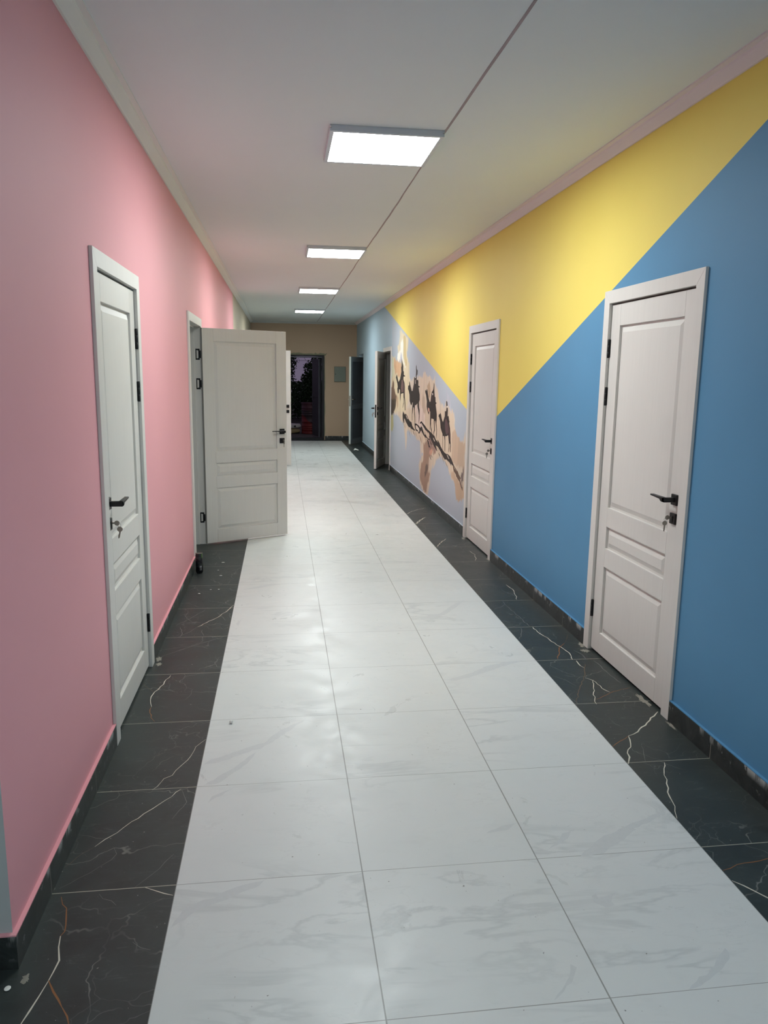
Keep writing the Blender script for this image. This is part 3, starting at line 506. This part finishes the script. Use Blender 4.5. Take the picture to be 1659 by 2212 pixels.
def interior_door(num, key, label, ang=0, keys=None, key_label=None, key_out=1, levers=(1, -1)):
    yh, W = DOORS[key]; side = key[0]; MX = side_matrix(side, yh); H = 2.032
    root = empty('door_%d' % num, MX @ Vector((W/2, 0, 0)))
    tag(root, label, 'door', 'white panelled doors along the corridor', 'structure')
    bm = bm_new(); frame_pieces(bm, W, H, CAS, 0.0002, .0145); obj('casing', bm, MDOOR, root, MX)
    bm = bm_new(); b = .001
    box(bm, -.0199, 0, -.1995, -.0002, 0, H, b); box(bm, W, W+.0199, -.1995, -.0002, 0, H, b); box(bm, -.0199, W+.0199, -.1995, -.0002, H, H+.0175, b)
    box(bm, 0, .012, -.095, -.050, 0, H, b); box(bm, W-.012, W, -.095, -.050, 0, H, b); box(bm, .012, W-.012, -.095, -.050, H-.012, H, b)
    obj('jamb', bm, MDOOR, root, MX)
    ML = MX @ Matrix.Rotation(ang, 4, 'Z')
    leaf = obj('door_leaf', leaf_mesh(W), MDOOR, root, ML)
    for out in levers:
        face = -.004 if out > 0 else -.044
        obj('lever_handle', handle_mesh(W, face, out), MBLK, leaf, ML)
        obj('lock_plate', lock_mesh(W, face, out), MBLK, leaf, ML)
    bm = bm_new(); box(bm, W-.0041, W-.0035, -.036, -.012, .90, 1.12, .0002); obj('latch_plate', bm, MBLK, leaf, ML)
    for zc in HZ:
        if ang == 0: obj('hinge', hinge_barrel(zc), MBLK, root, MX)
        else: obj('hinge', hinge_plate(zc), MBLK, root, MX)
    if keys: key_pair('key_pair', ML, W, -.004 if key_out > 0 else -.044, key_out, key_label, keys)
    return root
rad = math.radians
interior_door(1, 'L1', 'closed white panelled door in the pink wall nearest the camera', 0, -.006, 'steel key pair in the lock of the closed door in the pink wall')
interior_door(2, 'L2', 'white panelled door swung wide open from the pink wall', rad(118), .001, 'steel key pair in the lock of the wide open white door', -1)
interior_door(3, 'L3', 'white door standing open far behind the wide open one', rad(89))
interior_door(4, 'R1', 'closed white panelled door in the blue wall, nearest on the right', 0, .0005, 'steel key pair in the door lock on the blue wall')
interior_door(5, 'R2', 'closed white panelled door between the camel mural and the blue wall', 0, .001, 'steel key pair in the door lock beside the camel mural')
interior_door(6, 'R3', 'door ajar on the far side of the mural, its inner face dark', rad(18), .001, 'steel key pair on the edge of the dark door ajar past the mural')
# pvc door, deep in the wall, far right
yh, W4 = 16.87, .857
MX = Matrix(((0, -1, 0, 2.30), (-1, 0, 0, yh), (0, 0, 1, 0), (0, 0, 0, 1)))
root = empty('door_7', MX @ Vector((W4/2, 0, 0))); tag(root, 'grey plastic framed two-panel door ajar next to the tan end wall', 'door', None, 'structure')
bm = bm_new()
box(bm, -.06, 0, -.06, .01, 0, 2.10, .002); box(bm, W4+.005, W4+.113, -.06, .01, 0, 2.10, .002); box(bm, 0, W4+.005, -.06, .01, 2.045, 2.10, .002)
obj('door_frame', bm, MPVC, root, MX)
ML = MX @ Matrix.Rotation(rad(29), 4, 'Z')
bm = bm_new(); s = .095; a, b = -.055, -.003
box(bm, .004, .004+s, a, b, .015, 2.035, .002); box(bm, W4-s, W4-.0, a, b, .015, 2.035, .002)
for z0, z1 in ((.015, .13), (.83, .93), (1.925, 2.035)): box(bm, .004+s, W4-s, a, b, z0, z1, .002)
leaf = obj('door_leaf', bm, MPVC, root, ML)
for z0, z1 in ((.13, .83), (.93, 1.925)):
    bm = bm_new(); box(bm, .004+s, W4-s, -.040, -.018, z0, z1)
    for q in ((.004+s, .004+s+.012, z0, z1), (W4-s-.012, W4-s, z0, z1), (.004+s, W4-s, z0, z0+.012), (.004+s, W4-s, z1-.012, z1)):
        box(bm, q[0], q[1], -.052, -.006, q[2], q[3], .003)
    obj('panel', bm, MPVCP, leaf, ML)
bm = bm_new(); box(bm, W4+.0002, W4+.004, a+.004, b-.004, .02, 2.03, .001); obj('edge_strip', bm, MALU, leaf, ML)
for out, face in ((1, b), (-1, a)):
    bm = bm_new(); Yf = lambda t: face+out*t
    y0_, y1_ = sorted((Yf(0), Yf(.008))); box(bm, W4-.055, W4-.022, y0_, y1_, .92, 1.14, .002)
    y0_, y1_ = sorted((Yf(.007), Yf(.05))); box(bm, W4-.047, W4-.030, y0_, y1_, 1.05, 1.067, .003)
    y0_, y1_ = sorted((Yf(.036), Yf(.052))); box(bm, W4-.155, W4-.030, y0_, y1_, 1.05, 1.067, .003)
    obj('lever_handle', bm, MCHR, leaf, ML)
bm = bm_new(); box(bm, W4+.004, W4+.0055, a+.012, b-.012, .90, 1.14, .0003); obj('latch_plate', bm, MSTEEL, leaf, ML)
# steel exit door, opened outwards
root = empty('door_8', ((DX0+DX1)/2, YE+.1, 0)); tag(root, 'dark steel exit door standing open to the dusk outside', 'door', None, 'structure')
bm = bm_new(); b = .003
box(bm, DX0+.001, DX0+.06, YE+.03, YE+.13, 0, DZ-.001, b); box(bm, DX1-.06, DX1-.001, YE+.03, YE+.13, 0, DZ-.001, b)
box(bm, DX0+.06, DX1-.06, YE+.03, YE+.13, DZ-.03, DZ-.001, b); box(bm, DX0+.06, DX1-.06, YE+.03, YE+.13, 0, .055, b)
obj('door_frame', bm, MDARK, root)
bm = bm_new(); box(bm, DX0+.06, DX1-.06, YE+.02, YE+.06, 2.022, 2.052, .003); obj('head_bar', bm, MFRAME, root)
MLX = Matrix.Translation(Vector((DX1-.065, YE+.135, 0))) @ Matrix.Rotation(rad(100.5), 4, 'Z')
bm = bm_new(); box(bm, 0, .84, 0, .05, .06, 2.0, .003); box(bm, .1, .74, .05, .056, .2, .95, .003); box(bm, .1, .74, .05, .056, 1.05, 1.85, .003)
leaf = obj('door_leaf', bm, MDARK, root, MLX)
bm = bm_new(); box(bm, -.004, .012, .0505, .075, .06, 2.0, .002); obj('edge_strip', bm, MFRAME, leaf, MLX)
bm = bm_new(); box(bm, .77, .80, .05, .062, .95, 1.12, .002); box(bm, .68, .80, .09, .105, 1.03, 1.048, .003); box(bm, .785, .8, .06, .1, 1.03, 1.048, .003); obj('lever_handle', bm, MFRAME, leaf, MLX)
# ---------------------------------------------------------------- camel mural on the right wall
def vnoise(seed):
    rng = np.random.RandomState(seed); tab = rng.rand(4096)
    def f(x):
        i = np.floor(x).astype(int); t = x-i; t = t*t*(3-2*t)
        return tab[i % 4096]*(1-t)+tab[(i+1) % 4096]*t
    return f
ya, yb_ = 5.815, 11.268
NY, NZ = 300, 170
LT = lambda y: 1.302+.2393*(y-5.913)-.002
Yg = np.linspace(ya, yb_, NY); Tg = np.linspace(0, 1, NZ)
YY = np.repeat(Yg[:, None], NZ, 1); ZZ = (ZB+.0065)+(LT(YY)-(ZB+.0065))*Tg[None, :]
def sdf(poly, X, Z):
    P = np.array(poly); P = np.stack([P[:, 0]*.2, P[:, 1]], 1); X = X*.2
    d = np.full(X.shape, 9.); ins = np.zeros(X.shape, bool)
    for a, b in zip(P, np.roll(P, -1, 0)):
        e = b-a; L = (e@e)+1e-12
        t = np.clip(((X-a[0])*e[0]+(Z-a[1])*e[1])/L, 0, 1)
        d = np.minimum(d, np.hypot(X-a[0]-t*e[0], Z-a[1]-t*e[1]))
        c = ((a[1] > Z) != (b[1] > Z)) & (X < (b[0]-a[0])*(Z-a[1])/(b[1]-a[1]+1e-12)+a[0]); ins ^= c
    return np.where(ins, d, -d)
n1, n2, n3, n4 = vnoise(1), vnoise(2), vnoise(3), vnoise(4)
col = np.empty((NY, NZ, 3)); col[:] = (181, 190, 200)
zj = (n1(YY*26)-.5)*.05+(n2(YY*70)-.5)*.03; yj = (n3(ZZ*14+YY*2)-.5)*.05
for c, s, poly in WASHES:
    d = sdf(poly, YY+yj, ZZ+zj); k = np.clip(d/(.0035*s)+.5, 0, 1); k = k*k*(3-2*k)
    st = .5+.5*n4(YY*34+n1(ZZ*3)*2)                       # brush streaks
    c_ = np.array(c, float); c_ = c_*.8+c_.mean()*.2
    cc = c_[None, None, :]*(0.91+.14*st[..., None]+.05*(n2(YY*9+ZZ*2)-.5)[..., None])
    k = (k*(.72+.28*st))[..., None]
    col = col*(1-k)+cc*k
col = np.clip(col, 0, 255)/255.; colL = np.where(col <= .04045, col/12.92, ((col+.055)/1.055)**2.4)
bm = bm_new(); lay = bm.verts.layers.float_color.new('paint')
V = [[bm.verts.new((XR-.0007, YY[i, j], ZZ[i, j])) for j in range(NZ)] for i in range(NY)]
for i in range(NY):
    for j in range(NZ): V[i][j][lay] = (*colL[i, j], 1)
for i in range(NY-1):
    for j in range(NZ-1): bm.faces.new((V[i][j], V[i][j+1], V[i+1][j+1], V[i+1][j]))
t = NT('mural_paint'); at = t.n('ShaderNodeAttribute', attribute_name='paint'); P, x, y, z = t.pos()
t.bump(t.noise(P, 220, 3), .12, .001); mural_mat = t.fin(at.outputs[0], .6, spec=.3)
ORGM = Vector((XR, 8.5, 1.1)); root = empty('mural', ORGM)
tag(root, 'painted desert mural of four camel riders on the lilac wall', 'mural')
obj('colour_wash', bm, mural_mat, root, recalc=False)
def flatpoly(bm, pts, x, mi=0):
    v = [Vector((p[0], p[1], 0)) for p in pts]; vv = [bm.verts.new((x, p[0], p[1])) for p in pts]
    for tri in geometry.tessellate_polygon([v]):
        try: f = bm.faces.new([vv[i] for i in tri]); f.material_index = mi
        except ValueError: pass
ink = plain('ink_brown', (50, 43, 40), .6, 0, .25, 25, .3)
MC = [ink]; idx = {}
for i, c, poly in ACCENTS:
    if c not in idx: idx[c] = len(MC); MC.append(plain('mural_accent', c, .6, 0, .05, 25, .3))
for i, poly in enumerate(CAMELS):
    bm = bm_new(); flatpoly(bm, poly, XR-.0014)
    for j, c, p2 in ACCENTS:
        if j == i: flatpoly(bm, p2, XR-.0020, idx[c])
    obj('camel_rider', bm, MC, root, recalc=False)
bm = bm_new()
for p2 in DARKS: flatpoly(bm, p2, XR-.0014, 0)
rb = random.Random(5)
for p2 in DARKS[:3]:
    for q in p2[::2]:
        L_ = rb.uniform(.06, .26); s_ = rb.uniform(-.09, -.03)/.25*L_*2.2; w_ = rb.uniform(.004, .011)
        a = (q[0]+rb.uniform(-.05, .05), q[1]+rb.uniform(-.025, .02)); b_ = (a[0]-L_*.5, a[1]+s_*.5+.006); c_ = (a[0]-L_, a[1]+s_); d_ = (a[0]-L_*.5, a[1]+s_*.5-w_)
        flatpoly(bm, [a, b_, c_, d_], XR-.0013, 0)
for p2 in BROWNS: flatpoly(bm, p2, XR-.0015, 1)
for p2 in LIGHTS: flatpoly(bm, p2, XR-.0020, 2)
obj('brushed_ground', bm, [ink, plain('ink_umber', (104, 82, 68), .6, 0, .1, 25, .3), plain('mural_pale', (222, 208, 192), .6, 0, .04, 25, .3)], root, recalc=False)
# ---------------------------------------------------------------- ceiling lights
emi = bpy.data.materials.new('lit_diffuser'); emi.use_nodes = True; nt = emi.node_tree; nt.nodes.clear()
e = nt.nodes.new('ShaderNodeEmission'); e.inputs[0].default_value = (.925, 1.0, .995, 1); e.inputs[1].default_value = LAMP
oo = nt.nodes.new('ShaderNodeOutputMaterial'); nt.links.new(e.outputs[0], oo.inputs[0])
def light(y, label, mat=None):
    x0, x1, y0, y1 = .607, 1.203, y, y+.595
    root = empty('ceiling_light', ((x0+x1)/2, (y0+y1)/2, ZC))
    bm = bm_new(); b = .001; zf = ZC-.032
    for q in ((x0, x1, y0, y0+.022), (x0, x1, y1-.022, y1), (x0, x0+.022, y0+.022, y1-.022), (x1-.022, x1, y0+.022, y1-.022)):
        box(bm, q[0], q[1], q[2], q[3], zf, ZC-.0003, b)
    obj('frame', bm, MFR, root)
    bm = bm_new(); box(bm, x0+.021, x1-.021, y0+.021, y1-.021, zf+.0008, zf+.006); obj('diffuser', bm, mat or emi, root)
    for sx, sy in ((x0, y0), (x1, y0), (x0, y1), (x1, y1)):
        bm = bm_new(); lathe(bm, [(.004, 0), (.0055, .002), (.0055, .006), (.003, .008)], 10, (sx+(.004 if sx == x0 else -.004), sy+(-.003 if sy == y0 else .003), ZC-.018)); obj('screw', bm, MCHR, root)
    tag(root, label, 'ceiling light', 'square panel lights down the corridor ceiling'); return root
light(2.50, 'lit square ceiling panel, largest and nearest of the four')
light(6.22, 'lit square ceiling panel, second nearest of the four')
light(9.88, 'lit square ceiling panel, third along the corridor')
light(13.69, 'lit square ceiling panel, smallest and farthest by the end wall')
emi2 = emi.copy(); emi2.node_tree.nodes['Emission'].inputs[1].default_value = LAMP*.72
light(-2.2, 'added unseen dimmer ceiling panel brightening the near end of the corridor', emi2)  # fill lamp out of view, added to brighten the near floor and walls
light(-4.9, 'added unseen square ceiling panel brightening the hall before the corridor')  # second unseen panel, added for more light behind the camera
# ---------------------------------------------------------------- small things
root = empty('electrical_box', (1.777, YE, 1.63)); tag(root, 'grey metal electrical box on the tan end wall', 'electrical box')
bm = bm_new(); box(bm, 1.635, 1.919, YE-.03, YE-.0003, 1.445, 1.815, .004); obj('body', bm, MBOX, root)
bm = bm_new(); box(bm, 1.639, 1.915, YE-.040, YE-.0305, 1.449, 1.811, .003); obj('cover', bm, MBOX, root)
bm = bm_new(); lathe(bm, [(.010, 0), (.010, .004)], 12); bmesh.ops.rotate(bm, verts=bm.verts, matrix=Matrix.Rotation(rad(90), 3, 'X')); bmesh.ops.translate(bm, verts=bm.verts, vec=(1.665, YE-.0405, 1.63)); obj('lock', bm, MBLK, root)
# drinks can
cc = (-.335, 4.535, 0.0)
root = empty('drink_can', cc); tag(root, 'black slim drink can on the dark tiles by the pink wall', 'can')
t = NT('can_print'); P, x, y, z = t.pos()
n = t.ramp(t.noise(P, 22, 3, .6, 1), .5, .62)
c = t.mix(n, lin((16, 17, 22)), lin((52, 56, 58)))
c = t.mix(t.math('MULTIPLY', t.math('GREATER_THAN', x, cc[0]+.018), t.ramp(z, .12, .14)), c, lin((70, 96, 52)))
can = t.fin(c, .3, .3)
bm = bm_new(); lathe(bm, [(.022, 0), (.026, .004), (.0295, .012), (.0295, .150), (.0265, .160), (.0262, .164), (.0285, .165), (.0288, .168), (.0268, .168), (.0262, .164), (.002, .163)], 32, cc); obj('can_body', bm, can, root)
bm = bm_new(); lathe(bm, [(.0266, .1652), (.0290, .1655), (.0292, .1685), (.0272, .169), (.0266, .166)], 32, cc); obj('rim', bm, MSTEEL, root)
bm = bm_new()
a0 = math.atan2(-1.657-cc[1], .35-cc[0])
for k in range(8):
    if k % 2 == 0 or k == 5:
        za, zb = .030+k*.0052, .030+k*.0052+.0036
        vs_ = []
        for s in range(7):
            an = a0+.1+(s/6)*.62; vs_.append((bm.verts.new((cc[0]+.0298*math.cos(an), cc[1]+.0298*math.sin(an), za)), bm.verts.new((cc[0]+.0298*math.cos(an), cc[1]+.0298*math.sin(an), zb))))
        for p, q2 in zip(vs_, vs_[1:]): bm.faces.new((p[0], q2[0], q2[1], p[1]))
obj('barcode', bm, flat('barcode_grey', (150, 152, 156)), root)
# ball of filler, crumbs, paint drop, paper scrap
def blob(name, c, r, mat, sq=(1, 1, 1), jit=.12, seed=0):
    rnd = random.Random(seed); bm = bm_new(); bmesh.ops.create_icosphere(bm, subdivisions=3, radius=r)
    for v in bm.verts:
        k = 1+rnd.uniform(-jit, jit)*.5+jit*.5*math.sin(v.co.x/r*2.3+seed)*math.cos(v.co.y/r*1.9-seed)
        v.co = Vector((v.co.x*sq[0]*k, v.co.y*sq[1]*k, v.co.z*sq[2]*k))
    zmin = min(v.co.z for v in bm.verts)
    for f in bm.faces: f.smooth = True
    bmesh.ops.translate(bm, verts=bm.verts, vec=(c[0], c[1], -zmin+.0007)); return obj(name, bm, mat, org=(c[0], c[1], 0))
MPEB = flat('filler_white', (225, 225, 220))
tag(blob('filler_ball', (.100, 1.735), .0085, MPEB, jit=.05, seed=2), 'small round white ball on the white tile', 'ball')
o = blob('paint_drop', (-.386, .215), .0085, MPEB, (1, 1.1, .18), .03, 3); tag(o, 'flat round white paint drop on the dark tile below the wall corner', 'paint drop')
CR = ((-.155, 4.42, .009, 'white plaster crumb just past the tile joint right of the can'), (-.2, 4.02, .006, 'left one of two tiny side-by-side crumbs before the can'), (-.14, 4.02, .006, 'right one of two tiny side-by-side crumbs before the can'),
      (-.275, 3.92, .007, 'small crumb lying on the pale joint, nearest the skirting'), (-.17, 4.86, .011, 'widest white crumb, farthest away near the open door'), (-.19, 4.60, .006, 'tiny white crumb on the tile beyond the can'))
for k, (x, y, r, lb) in enumerate(CR):
    o = blob('plaster_crumb', (x, y), r*.8, MPEB, (1.5, .9, .35), .25, k+5)
    tag(o, lb, 'crumb', 'plaster crumbs on the dark tiles by the can')
bm = bm_new(); pts = [(-.075, -.05), (-.02, .03), (.03, .05), (.08, -.02), (.05, -.06), (0, -.03)]
vv = [bm.verts.new((1.935+a*.8, 14.87+b*2, .004+.03*max(0, math.sin(i*1.3)))) for i, (a, b) in enumerate(pts)]; bm.faces.new(vv)
bmesh.ops.triangulate(bm, faces=bm.faces); bmesh.ops.solidify(bm, geom=bm.faces[:], thickness=.002)
tag(obj('paper_scrap', bm, MPEB, org=(1.935, 14.87, 0)), 'crumpled white paper scrap on the dark tiles by the grey door', 'paper')
# ---------------------------------------------------------------- outside the exit
bm = bm_new(); box(bm, -20, 25, YE+.25, 60, -.14, -.004)
tag(obj('ground', bm, plain('yard_earth', (70, 66, 62), .9, 0, .3, 4)), 'dark yard ground outside the exit', kind='structure')
t = NT('barrel_paint'); P, x, y, z = t.pos()
dg = t.math('ADD', t.math('MULTIPLY_ADD', x, .9, z), t.math('MULTIPLY', t.noise(P, 5, 4), .25))
c = t.mix(t.ramp(dg, 1.42, 1.46), lin((112, 34, 33)), lin((58, 48, 54)))
c = t.mix(t.ramp(z, .62, .66), c, lin((76, 44, 52)))
c = t.mix(t.ramp(t.noise(P, 14, 5, .7), .55, .75), c, lin((44, 34, 34)))
bar = t.fin(c, .55, .2)
bc = (1.155, 19.60, 0)
pr = [(.27, 0), (.285, .004), (.285, .02), (.278, .03)]
for zz in (.12, .17, .22, .33, .52, .58, .64, .70): pr += [(.278, zz-.012), (.286, zz-.004), (.286, zz+.004), (.278, zz+.012)]
pr += [(.278, .80), (.287, .83), (.287, .85), (.275, .85), (.272, .835)]
bm = bm_new(); lathe(bm, pr, 40, bc); tag(obj('barrel', bm, bar, org=bc), 'red ribbed metal barrel standing outside the exit door', 'barrel')
def sack(zb, h, label, rgb, dx=0):
    bm = bm_new(); bmesh.ops.create_cube(bm, size=1); bmesh.ops.subdivide_edges(bm, edges=bm.edges, cuts=9, use_grid_fill=True)
    for v in bm.verts:
        x, y, z = v.co*2
        e = 1-.25*(abs(x)**6+abs(y)**6); rx = 1-.05*abs(z)**2
        v.co = Vector((x*.31*rx, y*.20*rx, z*h*.5*max(.35, e)+.008*math.sin(x*5+y*3)))
    for f in bm.faces: f.smooth = True
    zm = min(v.co.z for v in bm.verts); zt = max(v.co.z for v in bm.verts)
    bmesh.ops.translate(bm, verts=bm.verts, vec=(.545+dx, 19.75, zb-zm))
    o = tag(obj('cement_sack', bm, plain('sack_paper', rgb, .7, 0, .08, 20), org=(.545+dx, 19.75, zb)), label, 'sack', 'cement sacks stacked outside the exit')
    return o, zb-zm+zt
s1, zt = sack(-.004, .125, 'yellowish paper sack, bottom of the two outside the exit', (150, 132, 96), -.02)
s2, zt2 = sack(zt-.004, .12, 'pale grey paper sack, top of the two outside the exit', (190, 184, 184), .0)
bm = bm_new(); box(bm, .66, .72, 19.545, 19.551, zt+.035, zt+.085, .001)
obj('printed_square', bm, flat('print_black', (20, 20, 24)), s2)
leafm = plain('leaf_green', (56, 84, 48), .6, 0, .5, 3); bark = plain('bark', (52, 44, 38), .9, 0, .3, 20)
def tree(name, base, blobs, label, n, seed):
    rnd = random.Random(seed); root = empty(name, base); tag(root, label, 'tree', 'trees outside the exit')
    bm = bm_new(); top = max(b[0][2] for b in blobs)
    tube(bm, [base, (base[0]+.05, base[1], base[2]+top*.35), (base[0]-.03, base[1]+.05, base[2]+top*.7)], .07, 10)
    for c, r, k in blobs:
        tube(bm, [(base[0], base[1], base[2]+top*.4), ((base[0]+c[0])/2, (base[1]+c[1])/2+.05, (base[2]+top*.4+c[2])/2+.05), c], .022, 6)
    obj('trunk', bm, bark, root)
    bm = bm_new()
    for c, r, k in blobs:
        for _ in range(int(n*k)):
            d = Vector((rnd.gauss(0, 1), rnd.gauss(0, 1), rnd.gauss(0, 1))).normalized()*(rnd.random()**.45)
            p = Vector((c[0]+d.x*r[0], c[1]+d.y*r[1], c[2]+d.z*r[2]))
            if p.z < .05: continue
            L = rnd.uniform(.07, .13); Wd = L*.36
            ax = Vector((rnd.uniform(-1, 1), rnd.uniform(-1, 1), rnd.uniform(-1, .3))).normalized(); sd = ax.cross(Vector((rnd.random(), rnd.random(), rnd.random()))).normalized()
            up = ax.cross(sd)*Wd*.25
            q = [p-ax*L/2, p+sd*Wd/2+up, p+ax*L*.1+sd*Wd*.55+up, p+ax*L/2, p+ax*L*.1-sd*Wd*.55+up, p-sd*Wd/2+up]
            bm.faces.new([bm.verts.new(v) for v in q])
    obj('foliage', bm, leafm, root, recalc=False)
tree('tree', (.15, 24.6, 0), [((.48, 25, 2.2), (.40, .5, .9), 1.6), ((.3, 25, 1.1), (.6, .7, .9), 1.6), ((-.2, 25, 3.2), (.9, .8, .9), 1.0)], 'dark leafy tree outside the exit, left one in the doorway', 1500, 3)
tree('tree', (1.95, 25.4, 0), [((1.40, 25.3, 1.82), (.32, .4, .30), .35), ((1.85, 25.3, 2.1), (.5, .5, .5), .8), ((1.35, 25.3, 1.0), (.5, .6, .62), 1.3), ((2.0, 25.5, 1.1), (.7, .7, .8), 1.2), ((1.3, 25.3, 1.5), (.32, .4, .2), .35), ((1.5, 25.5, .4), (.7, .6, .5), 1.0)], 'dark leafy tree outside the exit, right one in the doorway', 1500, 4)
bm = bm_new()
hedge = random.Random(9)
for _ in range(14000):
    p = Vector((hedge.uniform(-3, 6), 27+hedge.uniform(-.5, .5), hedge.random()**.8*1.35)); L = .12
    ax = Vector((hedge.uniform(-1, 1), hedge.uniform(-1, 1), hedge.uniform(-1, 1))).normalized(); sd = ax.cross(Vector((.3, .5, hedge.random()))).normalized()*L*.25
    bm.faces.new([bm.verts.new(v) for v in (p-ax*L/2, p+sd, p+ax*L/2, p-sd)])
tag(obj('hedge', bm, leafm, org=(1.5, 27, 0), recalc=False), 'dark hedge along the back of the yard behind the trees', 'hedge')
bm = bm_new(); z0 = 1.965
pts = [(-.6+.1*k, 18.6, z0+.00001*(k-12)**2*8) for k in range(27)]
tube(bm, pts, .004, 6)
tube(bm, [(.775+.028*math.sin(k/8*math.pi*2), 18.6, z0-.0+.055*(math.cos(k/8*math.pi*2))) for k in range(9)], .004, 6)
tube(bm, [(.92, 18.6, z0+.10), (.95, 18.6, z0+.04), (.97, 18.6, z0+.01)], .004, 6)
for x in (-.6, 2.0): tube(bm, [(x, 18.6, -.004), (x, 18.6, 2.1)], .02, 8)
tag(obj('wire_line', bm, MBLK, org=(.7, 18.6, 0)), 'thin dark wire strung between poles outside the exit', 'wire')
